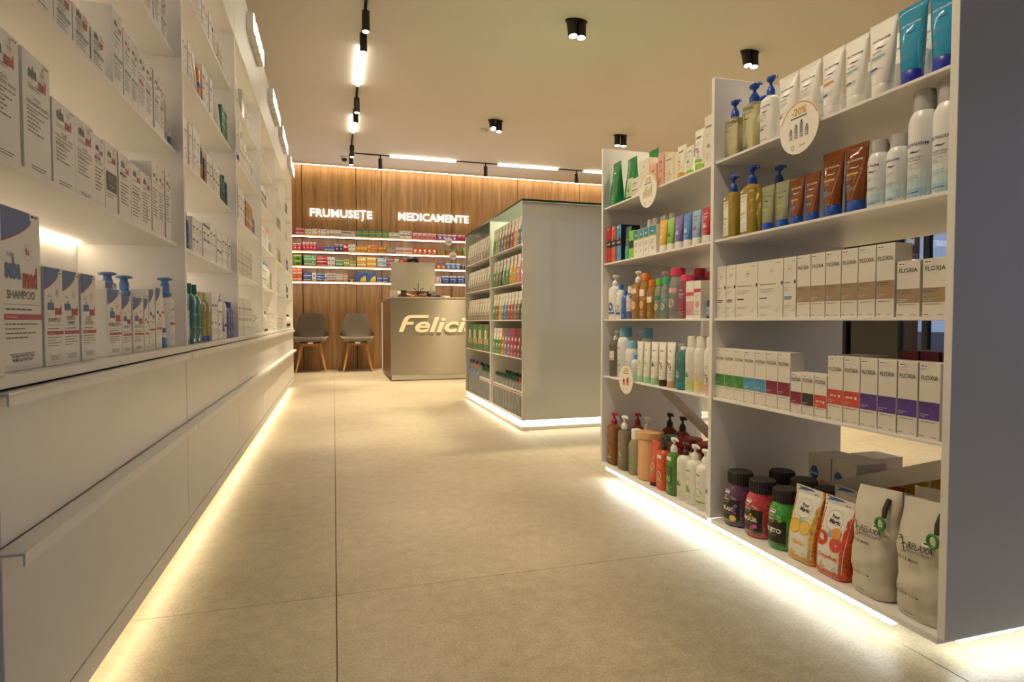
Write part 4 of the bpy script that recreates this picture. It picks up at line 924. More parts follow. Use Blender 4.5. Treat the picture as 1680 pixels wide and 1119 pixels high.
hc = lambda lk, w, c, wide: carton(lk, w, .164, .05, '#e2ddd4', a_hair(c, wide))
fb = carton('white carton with tan band', .0465, .164, .05, '#e2ddd4', a_floxia('#a48c72')); fbs = carton('shorter white carton with tan band', .054, .121, .05, '#e2ddd4', a_floxia('#a48c72', True))
R(RB[2], DZ[1], [(hc('slim white hair care carton with maroon square', .045, '#5d2440', False), 1.631), (hc('white hair care carton with maroon bars', .045, '#5d2440', False), 1.584), (hc('wide white hair treatment carton, maroon mark', .097, '#5d2440', True), 1.511), (hc('wide white hair treatment carton, blue mark', .101, '#2f5f8c', True), 1.410), (hc('slim white hair care carton with blue square', .046, '#2f5f8c', False), 1.334)] +
    [(fb, u) for u in (1.285, 1.2365, 1.188, 1.1395, 1.091, 1.0425)] + [(fbs, 0.987), (fbs, .9335 - .0065)] + [(carton('dark blue leaflet box behind', .11, .15, .04, '#1d2a4a', a_label(None, 'BABY', '#cfd6e6', [('#8fa4cc', .3, .03, .8)], .1, .9, .8)), 0.985, .30)], 0.004)
fl = lambda c, lk, h=.160, w=.046, **k: carton(lk, w, h, .05, '#e2ddd4', a_floxia(c, **k))
G1 = fl('#3f8f3c', 'white carton with green band'); B1_ = fl('#4a9cc9', 'white carton with light blue band'); M1 = fl('#8a2442', 'white carton with maroon band')
O1 = fl('#d4503a', 'white carton with orange band', spf=True); P1 = fl('#5c3c94', 'white carton with purple band')
R(RB[1], DZ[0], [(G1, 1.633), (G1, 1.5865), (G1, 1.540), (B1_, 1.4925), (B1_, 1.445), (M1, 1.398), (M1, 1.3505), (fl('#8a2442', 'short white carton with maroon band', .110, .040, low=True), 1.305), (fl('#35312e', 'short white carton with black band', .110, .040, low=True), 1.264), (fl('#d4503a', 'short white carton with orange band', .110, .040, low=True, spf=True), 1.222),
    (O1, 1.176), (O1, 1.128), (P1, 1.080), (P1, 1.032), (P1, .983), (P1, .9335)] +
    [(carton('plain grey-white carton in back row', .10, .155, .08, '#cfccc2', None), 1.27, .14)] + [(carton('dark maroon carton in back row', .05, .17, .10, '#7a1f30', a_pharma('#e8dcd0', seed=3)), u, .24) for u in (1.18, 1.125, 1.07)], 0.004)

# bath salt jars, bags, sacks on the bottom board
def salt_mat(salt):
    m = bpy.data.materials.new('bath_salt'); m.use_nodes = True; nt = m.node_tree; b = nt.nodes['Principled BSDF']
    tc = nt.nodes.new('ShaderNodeTexCoord'); v = nt.nodes.new('ShaderNodeTexVoronoi'); v.inputs['Scale'].default_value = 190
    hs = nt.nodes.new('ShaderNodeHueSaturation'); hs.inputs['Color'].default_value = lin(salt); mr = nt.nodes.new('ShaderNodeMapRange'); mr.inputs['To Min'].default_value = .55; mr.inputs['To Max'].default_value = 1.5
    nt.links.new(tc.outputs['Object'], v.inputs['Vector']); nt.links.new(v.outputs['Color'], mr.inputs['Value']); nt.links.new(mr.outputs['Result'], hs.inputs['Value']); nt.links.new(hs.outputs[0], b.inputs['Base Color'])
    b.inputs['Roughness'].default_value = .35; b.inputs['Coat Weight'].default_value = .9; b.inputs['Coat Roughness'].default_value = .06
    return m
def jar(look, salt, title, motif, lid='#2f2b27', w=.098, h=.168):
    a = w/2; hb = h*0.80
    secs = [(0, a*.86, a*.86), (.006, a*.97, a*.97), (hb*.35, a, a), (hb*.72, a*.98, a*.98), (hb*.88, a*.86, a*.86), (hb*.96, a*.70, a*.70), (hb, a*.68, a*.68)]
    c = G(); lm = M(lid, 0.5); c.loft([(hb*.97, a*.74, a*.74), (h*.985, a*.74, a*.74), (h, a*.70, a*.70)], lm, 28)
    for k in range(28):
        t = 2*math.pi*k/28; x, y = a*.745*math.cos(t), a*.745*math.sin(t)
        c.box(x - .0012, x + .0012, y - .0012, y + .0012, hb*.98, h*.975, lm)
    def art(A, w_, h_):
        A.rect(-w*.40, h_*.14, w*.40, h_*.62, '#272420', 0, n=12); A.disc(-w*.05, h_*.66, w*.19, '#272420', 0); A.ring(-w*.05, h_*.66, w*.17, .0012, '#b8b4a4', 1); A.text('Four', -w*.05, h_*.68, .0055, '#d8d4c4', b=.03, lay=2); A.text('Magic', -w*.04, h_*.60, .0065, '#d8d4c4', b=.03, lay=2)
        A.text(title, 0, h_*.36, .011, '#e8e6da', b=.05, lay=2, maxw=w*.62); A.para(-w*.2, h_*.30, w*.4, 1, .005, '#a8a494', seed=3, lay=2, th=.0012)
        A.rect(-w*.40, h_*.10, w*.40, h_*.155, '#3f7d3c', 1, n=12); A.para(-w*.2, h_*.12, w*.4, 1, .005, '#e0e0d0', seed=6, lay=2, th=.0015)
        for mx, my, r, mc in motif: A.disc(w*mx, h_*my, w*r, mc, 3); 
        A.sticker(-w*.12, h_*.76, .022)
    m = salt_mat(salt)
    return body_pack('bath_salt_jar', 'jar', look, secs, m, art, [('lid', c)], seg=32), m
jr, _ = jar('dark violet bath salt jar with lavender label', '#5d3a5c', 'RELAX', [(.24, .42, .07, '#7a5aa8'), (.30, .50, .05, '#8a6ab8'), (.28, .33, .05, '#6f4fa0'), (.22, .20, .11, '#e0b44a'), (.22, .20, .08, '#f0d890')])
jd, _ = jar('red bath salt jar with flower label', '#c23a48', 'AMOUR', [(.10, .50, .04, '#e0c040'), (.18, .44, .05, '#d88a3c'), (.05, .44, .04, '#9ab83c'), (.16, .22, .07, '#c04a8c'), (.24, .26, .06, '#d0609c'), (.10, .19, .05, '#b03c7c')])
jg, _ = jar('green bath salt jar with dark label', '#3f9a3c', 'MOJITO', [(.26, .62, .05, '#7fb84a')], w=.092)
jy, _ = jar('amber bath salt jar in back row', '#d8902c', 'ENERGY', [])
jw, _ = jar('pale bath salt jar with grey lid in back row', '#cfc6b4', 'CARE', [], lid='#4d4a46')
RBz = 0.0705
R(RB[0], RBz, [(jr, 1.590, .0), (jd, 1.488, .0), (jg, 1.388, .0), (jy, 1.557, .13), (jw, 1.454, .12), (jr, 1.352, .11), (jd, 1.250, .19)], .05)
def bag(look, salt, title, fruit, w=.098, h=.195):
    s = [(0, .034, .026, 3), (.012, .040, .030, 3), (h*.35, .044, .028, 2.6), (h*.62, .043, .020, 2.6), (h*.86, .045, .006, 3), (h*.90, w/2, .0016, 6), (h, w/2, .0012, 6)]
    s[0] = (0, w*.42, .034, 5); s[1] = (.010, w*.46, .040, 5); s[2] = (h*.35, w*.47, .038, 4.5); s[3] = (h*.60, w*.47, .026, 4); s[4] = (h*.86, w*.48, .006, 3)
    def art(A, W, h_):
        pts = []
        A.p.append(([(x * k, y) for y in [h_*q for q in (0.01, .1, .2, .35, .5, .62, .75, .86, .9, .999)] for x in [-.46 + .92*i/8 for i in range(9)] for k in [w * (.88 + .12*min(1, y/h_/.9))]], [(j*9 + i, j*9 + i + 1, j*9 + i + 10, j*9 + i + 9) for j in range(9) for i in range(8)], '#e2e0d6', 0))
        A.poly([(-w*.45, h_*.93), (-w*.2, h_*.99), (w*.1, h_*.985), (w*.4, h_*.93), (w*.2, h_*.965), (-w*.1, h_*.95)], '#3a6fb8', 1); A.poly([(-w*.45, h_*.99), (-w*.3, h_*.99), (w*.0, h_*.93), (-w*.2, h_*.955)], '#2f5fae', 2)
        A.disc(0, h_*.72, w*.25, '#e8e6dc', 1); A.ring(0, h_*.72, w*.25, .0007, '#7a776c', 2); A.text('Four', .002, h_*.745, .008, '#35332c', b=.04, lay=2); A.text('Magic', .003, h_*.68, .010, '#35332c', b=.04, lay=2)
        for (x, y, r, c1, c2) in fruit:
            A.disc(w*x, h_*y, w*r, c1, 3); A.disc(w*x, h_*y, w*r*.84, c2, 4)
            for a in range(0, 360, 40): c_, s_ = math.cos(math.radians(a)), math.sin(math.radians(a)); q = w*r*.8; A.poly([(w*x, h_*y), (w*x + c_*q - s_*q*.06, h_*y + s_*q + c_*q*.06), (w*x + c_*q + s_*q*.06, h_*y + s_*q - c_*q*.06)], c1, 5)
        A.poly([(-w*.05, h_*.60), (w*.06, h_*.56), (w*.12, h_*.62), (w*.02, h_*.50), (-w*.12, h_*.52)], '#8fb4d0', 2)
        A.text(title, 0, h_*.24, .0095, fruit[0][0 + 3], b=.03, lay=2, maxw=w*.6)
        for k in range(5): a = math.radians(90 + 72*k); a2 = a + .6; c_ = (-w*.2, h_*.1); A.poly([(c_[0] + .018*math.cos(a), c_[1] + .018*math.sin(a)), (c_[0] + .005*math.cos(a2), c_[1] + .005*math.sin(a2)), c_, (c_[0] + .005*math.cos(a - .6), c_[1] + .005*math.sin(a - .6))], '#d8a878', 2)
        A.ring(w*.24, h_*.1, w*.1, .0008, '#7a9a6a', 2); A.text('1kg', w*.24, h_*.095, .004, '#5a6a4a', lay=2); A.sticker(w*.16, h_*.90, .02)
    return body_pack('bath_salt_bag', 'bag', look, s, salt, art, [], seg=36)
lem = bag('white bath salt bag with lemon picture', salt_mat('#d8a83c'), 'Lămâie', [(-.18, .47, .20, '#e8b82c', '#f0cc5a'), (.17, .48, .19, '#e8b82c', '#f2d470')])
grp = bag('white bath salt bag with grapefruit picture', salt_mat('#d84a2c'), 'Grapefruit', [(-.24, .47, .19, '#e0624a', '#c83c34'), (.20, .44, .19, '#e8704a', '#d84a3c'), (.16, .57, .15, '#e8964a', '#e8a85a')])
pal = bag('pale bath salt bag in back row', M('#b8b4a8', .3), 'Lavanda', [(-.15, .45, .14, '#7a6ab0', '#8f80c0'), (.15, .47, .14, '#6a9a5a', '#7fae6a')])
R(RB[0], RBz, [(lem, 1.292, .0), (grp, 1.192, .0), (pal, 1.252, .092), (pal, 1.148, .10), (pal, 1.14, .20)], .02)
sackm = M('#d3cdbe', .85, var=.08)
def sack(look, w=.128, h=.25, seedv=1):
    rn = random.Random(seedv)
    s = [(0, w*.40, .038, 2.8), (.012, w*.46, .045, 2.8), (h*.3, w*.49, .046, 2.6), (h*.6, w*.49, .040, 2.6), (h*.8, w*.50, .024, 2.6), (h*.93, w*.50, .010, 3), (h, w*.50, .0035, 4)]
    g = G(); secs = []
    for k in range(26):
        z = h * k / 25
        for q in range(len(s) - 1):
            if s[q][0] <= z <= s[q+1][0] + 1e-9: break
        a, b = s[q], s[q+1]; t = (z - a[0]) / (b[0] - a[0])
        secs.append((z, (a[1] + (b[1]-a[1])*t) * (1 + .018*math.sin(z*90 + seedv)), (a[2] + (b[2]-a[2])*t) * (1 + .05*math.sin(z*60 + 2*seedv)), a[3] + (b[3]-a[3])*t))
    g.loft(secs, sackm, 48)
    n0 = len(g.v); vs = []
    for (x, y, z) in g.v:
        f = min(1, z / (h*.15)) * (1 - .6*z/h)
        y += .0022 * f * math.sin(x*170 + z*35 + seedv) + .0016 * f * math.sin(z*140 - x*60)
        x += .004 * f * math.sin(z*45 + seedv*2); zz = z + (.010 * (x / w) * (z / h) ** 3)
        vs.append((x, y, max(0, zz)))
    g.v = vs
    A = Art(); A.curved = True
    ink = '#3a3936'
    A.text('RELAXA', w*.10, h*.60, .0125, ink, b=.0, maxw=w*.44, lay=8); A.text('AROMATERAPY', w*.10, h*.565, .0062, ink, maxw=w*.44, lay=8)
    A.ring(-w*.30, h*.625, .008, .0015, ink, 8, 14, -60, 200); A.ring(-w*.20, h*.59, .010, .0015, ink, 8, 14, -120, 120); A.poly([(-w*.38, h*.66), (-w*.30, h*.665), (-w*.19, h*.56), (-w*.17, h*.565), (-w*.29, h*.675), (-w*.38, h*.668)], ink, 8)
    A.text('SARE DE MARE', -w*.14, h*.49, .0062, ink, maxw=w*.55, lay=8, b=.01); A.text('SALT', -w*.30, h*.245, .005, ink, lay=8); A.text('МОРСКАЯ СОЛЬ', -w*.12, h*.20, .0062, ink, maxw=w*.55, lay=8); A.para(-w*.12, h*.06, w*.2, 1, .005, ink, seed=2, th=.0012, lay=8); A.sticker(w*.12, h*.65, .024, lay=9)
    pr = A.geo(G(), surf_loft([(a, b*1.0, c*1.06, n) for a, b, c, n in s]), .8)
    lt = G(); lt.tube([(w*.30, -.012, h*.93), (w*.33, -.028, h*.85), (w*.36, -.036, h*.78)], [.006, .006, .005], M('#3a332c', .7), 8)
    rg = G(); n = 20; R_ = .011
    rg.tube([(w*.36 + R_*math.cos(2*math.pi*k/n), -.046, h*.73 + R_*1.2*math.sin(2*math.pi*k/n)) for k in range(n + 1)], .0035, M('#3f8f3c', .4), 8)
    return Proto('fabric_sack', 'bag', look, .092, [('fabric_sack', g.mesh('fabric_sack')), ('front_print', pr.mesh('front_print')), ('strap', lt.mesh('strap')), ('green_ring', rg.mesh('green_ring'))], w)
R(RB[0], RBz, [(sack('cream fabric salt sack with black lettering', seedv=1, w=.115), 1.084, .0), (sack('larger cream fabric salt sack beside the end panel', w=.122, h=.255, seedv=2), 0.962, .0), (sack('cream fabric sack leaning in back row', w=.12, h=.25, seedv=3), 1.03, .115)], .02)
def a_babybox(A, w, h):
    A.disc(-w*.22, h*.74, w*.18, '#3f68a8', 1, ry=h*.10); A.text('bebe', -w*.22, h*.715, .009, '#dfe6f0', lay=2, b=.03)
    A.disc(w*.18, h*.40, w*.24, '#d8a890', 1, ry=h*.28); A.disc(w*.18, h*.58, w*.18, '#b88a68', 2, ry=h*.10); A.disc(w*.11, h*.40, w*.02, '#2a2420', 3, n=8); A.disc(w*.26, h*.40, w*.02, '#2a2420', 3, n=8); A.disc(w*.18, h*.27, w*.045, '#a85a50', 3, ry=h*.02, n=8)
bbx = carton('white nappy box with a baby portrait', .090, .222, .11, '#d9d5c8', a_babybox)
pkb = carton('pink and yellow toy box in back row', .11, .205, .10, '#c85a68', a_label(None, '', '#efe0a0', [('#e8c84a', .85, .12, 1.1)], .1, .98, .9))
R(RB[0], RBz, [(bbx, 1.500, .27), (bbx, 1.407, .27), (bbx, 1.455, .39), (pkb, 1.30, .345)], .01)
def figbot(lk, c, foot):
    s = [(0, .015, .016, 3), (.09, .0165, .018, 3), (.14, .0165, .020, 3), (.165, .013, .014, 3), (.18, .0125, .013, 3), (.238, .0125, .013, 3), (.248, .008, .008)]
    ft = G(); ft.box(-.0165, .0165, -.021, .021, 0, .12, M(foot, .4), .003)
    return body_pack('shaped_bottle', 'bottle', lk, s, M(c, .4), None, [('foot', ft)])
fy, fp = figbot('yellow shaped bath bottle', '#d4b03c', '#d4b03c'), figbot('pink shaped bath bottle', '#e07a80', '#3f3a78')
R(RB[0], RBz, [(fy, 1.225 - k*.037, .29) for k in range(3)] + [(fp, 1.114 - k*.037, .29) for k in range(4)], .02)
# ================================================================== NEAR DISPLAY, FARTHER BAY
RA = ['base, far right bay', 'lowest shelf, far right bay', 'middle shelf, far right bay', 'upper shelf, far right bay', 'top shelf, far right bay']
grm = M('#1f8f4a', .12, trans=.25, coat=.5)
def doy(lk, w, h, mat, art=None, nm='pouch', d=.045, merge=False, cat='pouch'):
    s = [(0, w*.46, d*.42, 3), (.006, w*.49, d*.5, 3), (h*.35, w*.48, d*.42, 2.8), (h*.7, w*.49, d*.2, 2.8), (h*.88, w*.5, .003, 4), (h, w*.5, .0014, 6)]
    return body_pack(nm, cat, lk, s, mat, art, [], seg=24, merge=merge)
gp = doy('shiny green tapered pouch', .075, .195, grm, a_label(None, '', '#d8ecd0', [('#d8ecd0', .8, .03, .3)], .1, .9, .7), d=.06)
gp2 = doy('green pouch with pale leaf label', .065, .175, grm, a_label('#b9cf9a', '', DK, [], .06, .5, .8, motif=('leaf', '#5f9a3c')), d=.05)
pcn = lambda lk, w, h, c, art=None, d=.05: carton(lk, w, h, d, c, art)
R(RA[4], DZ[3], [(gp, 2.424, .0), (gp, 2.341, .03), (gp2, 2.268, .0), (gp, 2.205, .055), (pcn('low cream carton behind round sign', .06, .075, '#e2ddd0', a_pharma('#8a8a80')), 2.205), (pcn('cream carton with faint flower', .085, .130, '#e2dccb', a_label(None, 'BIO', '#8a8a80', [], .1, .95, .8, motif=('leaf', '#c9c0a0'))), 2.133),
    (pcn('lower pink carton', .045, .095, '#dcae9c', a_pharma('#a86a5c', '#c88a7a')), 2.060), (pcn('tall pink carton', .040, .122, '#dcae9c', a_pharma('#a86a5c', '#c88a7a', seed=5)), 2.005), (pcn('floral cream carton', .052, .104, '#e4dcc4', a_label(None, 'HONEY', '#6a5a3c', [], .02, .98, .95, seed=9, motif=('dots', '#c9a24a'))), 1.948),
    (tube_pack('floral cream tube', .056, .118, '#e6e0cc', '#c9a24a', a_label(None, 'HONEY', '#6a5a3c', [], .2, .95, .8, seed=12, motif=('dots', '#b8862c'))), 1.886), (tube_pack('white tube with green leaves', .046, .100, '#e8e6dc', '#8fbf5a', a_label(None, 'ALOE', '#3c5a34', [], .2, .95, .8, motif=('leaf', '#5f9a3c'))), 1.832), (tube_pack('large white tube with green cap', .055, .142, '#e8e6dc', '#8fbf4a', a_label(None, 'GREEN', '#26262a', [('#8fbf4a', .0, .1, 1)], .2, .95, .8, motif=('dots', '#a8486a'))), 1.778),
    (pcn('tall cream carton beside divider', .045, .165, '#e2dccb', a_label(None, 'CREAM', '#6a5a3c', [], .1, .95, .8, motif=('leaf', '#7aa84a'))), 1.708), (pcn('tall cream carton in back row', .05, .150, '#e2dccb', a_pharma('#6a8a5c')), 1.73, .07)])
def a_sport(c):
    def f(A, w, h):
        A.rect(-w/2 + .0006, h*.01, w/2 - .0006, h*.42, c, 0); A.rect(-w/2 + .0006, h*.42, w/2 - .0006, h*.60, '#1d1b1a', 1); A.rect(-w/2 + .0006, h*.60, w/2 - .0006, h*.99, c, 0)
        A.poly([(-w*.3, h*.45), (-w*.05, h*.62), (w*.05, h*.75), (w*.15, h*.78), (w*.1, h*.68), (w*.2, h*.62), (w*.4, h*.72), (w*.35, h*.60), (w*.12, h*.50), (w*.0, h*.46)], '#161412', 2); A.disc(w*.05, h*.86, w*.09, '#161412', 2); A.text('ACTIVE', 0, h*.50, .006, '#eae6dc', b=.05, lay=3, maxw=w*.85); A.para(-w*.35, h*.2, w*.7, 3, .006, '#1d1b1a', seed=4, lay=2, th=.0012); A.sticker(-w*.3, h*.92, .016)
    return f
ht = lambda lk, c, tc, ti, cap='#eae8e0': tube_pack(lk, .052, .120, c, cap, a_label(None, ti, tc, [], .2, .98, .85, motif=('leaf', tc)), capf=.22)
spr = aerosol('slim white spray bottle behind cartons', .034, .158, '#e4e2da', '#eeece6', a_pharma('#4a8a94'))
wcb = pcn('white carton with teal and yellow top', .038, .110, '#e8e6de', lambda A, w, h: (A.rect(-w/2 + .0005, h*.66, w/2 - .0005, h*.985, '#2f8f9c'), A.rect(-w/2 + .0005, h*.62, w/2 - .0005, h*.66, '#d8c23c'), A.text('baby', 0, h*.78, .006, '#eef4f4', lay=2, b=.04, maxw=w*.7), A.para(-w*.3, h*.5, w*.6, 3, .006, GY), A.disc(0, h*.22, w*.14, '#9ac0cc', 1)))
R(RA[3], DZ[2], [(pcn('black and red sports gel carton', .044, .160, '#1d1b1a', a_sport('#c4282c')), 2.445), (pcn('black and orange sports gel carton', .044, .158, '#1d1b1a', a_sport('#e0602c')), 2.396), (pcn('black and blue sports gel carton', .044, .155, '#1d1b1a', a_sport('#4a9ad4'), d=.09), 2.347), (tube_pack('dark tube with turquoise foot', .05, .138, '#2f6a5c', '#4ab0a0', a_label(None, '', '#d8ecd8', [('#4ab0a0', 0, .35, 1.1)], .15, .9, .9)), 2.282),
    (pcn('bright green and black carton', .038, .115, '#8fd03c', a_label(None, '', '#1d1b1a', [('#1d1b1a', .35, .3, 1.1)], .05, .95, .95)), 2.234)] + [(wcb, u) for u in (2.193, 2.152, 2.111)] + [(carton('wider white carton with teal and yellow top', .052, .112, .05, '#e8e6de', lambda A, w, h: (A.rect(-w/2 + .0005, h*.66, w/2 - .0005, h*.985, '#2f8f9c'), A.rect(-w/2 + .0005, h*.62, w/2 - .0005, h*.66, '#d8c23c'), A.text('baby', 0, h*.78, .006, '#eef4f4', lay=2, b=.04), A.para(-w*.3, h*.5, w*.6, 3, .006, GY), A.disc(0, h*.22, w*.14, '#9ac0cc', 1))), 2.062)] +
    [(spr, 2.205, .055), (spr, 2.163, .055), (spr, 2.12, .065), (spr, 2.083, .055), (spr, 2.045, .06)] +
    [(ht('yellow hand cream tube with white cap', '#e0b43c', '#f4ecd0', 'wash'), 2.004), (ht('green hand cream tube with white cap', '#8fc45a', '#4a7a2c', ''), 1.951), (ht('purple hand cream tube with white cap', '#7a62ac', '#d8cce8', ''), 1.898), (ht('blue hand cream tube with white cap', '#4a86c4', '#cfe0f0', ''), 1.844), (ht('pale blue hand cream tube with red lettering', '#8fb8dc', '#b8303c', 'hands/work'), 1.789), (ht('red hand cream tube with white lettering', '#b8202c', '#f0e0dc', 'hands/work'), 1.732)])
cb = lambda lk, w, h, c, cc, **k: cap_bottle(lk, w, h, c, cc, k.pop('art', None), **k)
R(RA[2], DZ[1], [(pump_bottle('white pump bottle with blue circles', .072, .196, '#e8e6e0', '#e8e6e0', a_label(None, '', '#2f62b4', [('#2f62b4', .12, .06, .8)], .05, .95, .9, motif=('disc', '#2a5aac')), d=.05, n=2.6, hh=.048), 2.425),
    (cb('white lotion bottle with blue cap', .05, .152, '#e4e4e0', '#2a7ac4', art=a_label(None, 'SPF', '#2f62b4', [('#2f62b4', .12, .08, .8)], .05, .95, .9, motif=('disc', '#4a86c4')), d=.04), 2.362), (cb('small blue lotion bottle with blue cap', .042, .120, '#3f6fae', '#2a7ac4', art=a_label(None, '', '#dfe8f4', [], .05, .9, .9), d=.035), 2.315), (aerosol('small violet and white spray bottle', .042, .138, '#6a70a8', '#eae8e2', a_label('#dcdae0', '', DK, [], .3, .9, .9)), 2.268), (pump_bottle('clear pump bottle in back row', .055, .19, '#d8d4c4', '#e8e6e0', None, trans=.7), 2.30, .06),
    (pump_bottle('orange pump bottle with orange slice', .066, .196, '#f0a848', '#eceae4', a_label(None, '', '#7a4a1c', [('#f0dcc0', .72, .14, .7)], .05, .95, .9, motif=('orange', '#e8a03c')), trans=.5, n=3, d=.045, hh=.046), 2.212),
    (cb('orange body wash bottle with orange cap', .058, .182, '#f0a840', '#e07a2c', art=a_label(None, '', '#f4ead8', [('#f0e0c8', .60, .2, .75)], .05, .95, .9, motif=('orange', '#e8a03c')), trans=.5, n=3, d=.042, cr=.8), 2.145), (cb('shorter orange bottle with orange cap', .050, .152, '#f0a040', '#e07a2c', art=a_label(None, '', '#f4ead8', [('#f0e0c8', .50, .2, .75)], .05, .95, .9), trans=.5, n=3, d=.042, cr=.8), 2.088),
    (pump_bottle('orange pump bottle in back row', .06, .19, '#f0a848', '#eceae4', None, trans=.5), 2.12, .06), (cb('clear bottle with orange cap in back row', .05, .182, '#d8c8a8', '#d8702c', trans=.5), 2.06, .06),
    (cb('clear green micellar bottle with lime cap', .046, .154, '#d8eec0', '#6ac43c', art=a_label(None, '', '#3c6a3c', [('#3f8a8a', .6, .14, .9)], .05, .9, .9, motif=('disc', '#d8ecd8')), trans=.5, cr=.75), 2.036), (cb('clear green bottle with teal cap', .046, .156, '#c8eed8', '#3cb48c', art=a_label(None, '', '#3c6a5c', [], .05, .9, .9, motif=('disc', '#cfe8dc')), trans=.5, cr=.75), 1.988),
    (pump_bottle('clear pump bottle behind green bottles', .05, .186, '#d8d4c4', '#e8e6e0', None, trans=.7), 1.985, .06),
    (cb('tall clear bottle with pink cap', .062, .186, '#f4f0ea', '#d83c6a', art=a_label(None, '', '#6a4a5a', [('#e8a8b4', .62, .12, .85)], .05, .95, .9, motif=('disc', '#e8c8cc')), trans=.6, cr=.8), 1.930), (cb('pink transparent bottle with pink cap', .060, .156, '#d85a74', '#d8486a', art=a_label(None, 'skin/natural', '#f4e0e4', [], .05, .95, .9, motif=('disc', '#c23a5c')), trans=.4, cr=.8), 1.864),
    (cb('red-capped bottle in back row', .05, .182, '#c84a5c', '#b81f34', trans=.4, cr=.8), 1.88, .065), (cb('red-capped bottle in back row', .05, .165, '#c84a5c', '#b81f34', trans=.4, cr=.8), 1.815, .065),
    (pcn('white carton with pink band', .046, .130, '#e8e4dc', a_label(None, '', '#6a4a5a', [('#d8486a', .62, .1, 1.05), ('#d8a0a8', .05, .4, 1)], .05, .95, .95)), 1.8065), (pcn('white carton with magenta top band', .040, .128, '#e8e4dc', a_label(None, '', '#6a4a5a', [('#c82c5c', .72, .1, 1.05)], .05, .95, .95, motif=('disc', '#d88a98'))), 1.7615),
    (cap_bottle('squat dark blue jar stacked beside divider', .042, .060, '#27407c', '#27407c', a_label('#8fb0dc', '', DK, [], .2, .8, .8), ch=.012, name='cream_jar', cr=.9), 1.7045), ])
place(carton('orange carton with orange slices beside divider', .044, .060, .05, '#e0862c', lambda A, w, h: (A.ring(0, h*.4, w*.3, .002, '#f4d8a0'), A.disc(w*.1, h*.7, w*.15, '#f0b040'))), 'R', 1.7045, RF + .06, DZ[1], RA[2])
R(RA[1], DZ[0], [(pump_bottle('clear grey pump bottle with pink label', .060, .205, '#8f8a7c', '#e4e2da', a_label('#e8e0dc', '', DK, [('#d86a94', .1, .1, .9)], .45, .7, .7), trans=.45, hh=.042), 2.425),
    (aerosol('tall white spray can with blue cap', .072, .222, '#e4e6e6', '#6aa8cc', a_label(None, 'PURE', '#3a6aa4', [], .05, .9, .9, motif=('drop', '#6a9cd0'))), 2.345), (aerosol('white spray can with blue cap in back row', .06, .218, '#dfe2e4', '#6aa8cc', None), 2.27, .07), (pump_bottle('white pump in back row', .05, .205, '#d8d6d0', '#e4e2da', None), 2.33, .07),
    (aerosol('medium white spray can with pale blue cap', .058, .164, '#e4e6e6', '#8cc0d8', a_label(None, '', '#3a6aa4', [], .05, .9, .9, motif=('drop', '#4a86c8'))), 2.272), (cb('small white bottle with blue cap', .038, .106, '#dfe4e6', '#5a9cd0', art=a_label(None, '', '#3a6aa4', [], .05, .9, .9)), 2.221)] +
    [(tube_pack('white tube with light green cap', .051, .164, '#eae8e0', '#a8cfa8', a_label(None, 'bio', '#4a7a4a', [('#8fbf8f', .35, .03, .5)], .2, .95, .85, seed=s_, motif=(m_, c_)), capf=.16), u) for u, s_, m_, c_ in ((2.174, 3, 'disc', '#c8d08a'), (2.119, 4, 'disc', '#b8d890'))] + [(tube_pack('white aloe tube with light green cap', .055, .166, '#eae8e0', '#a8cfa8', a_label(None, 'aloe', '#4a7a4a', [], .2, .95, .85, motif=('leaf', '#2f7d4a')), capf=.16), 2.061),
    (tube_pack('white tube with dark brown cap', .052, .167, '#eae6dc', '#4a2c20', a_label(None, 'cocoa', '#6a3a2c', [], .2, .95, .85, motif=('dots', '#5a3424')), capf=.15), 2.003), (tube_pack('white tube with beige cap', .056, .169, '#eae6dc', '#c8a084', a_label(None, 'fig', '#6a3a2c', [], .2, .95, .85, motif=('dots', '#6a3a2c')), capf=.15), 1.944),
    (cb('teal transparent bottle with blue drop', .060, .155, '#5aa8a4', '#cfe0dc', art=a_label(None, '', '#1f5f7c', [('#2f8f9c', .0, .18, 1)], .05, .95, .9, motif=('drop', '#8fc4e0')), trans=.4, ch=.012), 1.880),
    (aerosol('tall white spray can with green leaves', .050, .195, '#e6e6dc', '#eae8e0', a_label(None, '', DK, [('#c8dc8a', .0, .2, 1)], .05, .95, .9, motif=('leaf', '#5f9a3c'))), 1.822), (aerosol('tall white spray can with yellow flowers', .050, .195, '#e6e4dc', '#eae8e0', a_label(None, '', DK, [('#e8d88a', .0, .25, 1)], .05, .95, .9, motif=('dots', '#e0c45a'))), 1.768), (aerosol('tall white spray can with pink dots', .050, .195, '#e6e2dc', '#eae8e0', a_label(None, '', DK, [('#e8b8b8', .0, .2, 1)], .05, .95, .9, motif=('dots', '#8a4a5a'))), 1.711)] +
    [(tube_pack('plain white tube in back row', .05, .163, '#e4e2da', '#c8cfc0', None), u, .066) for u in (2.16, 2.10, 2.04, 1.98, 1.92)])
cut = a_label
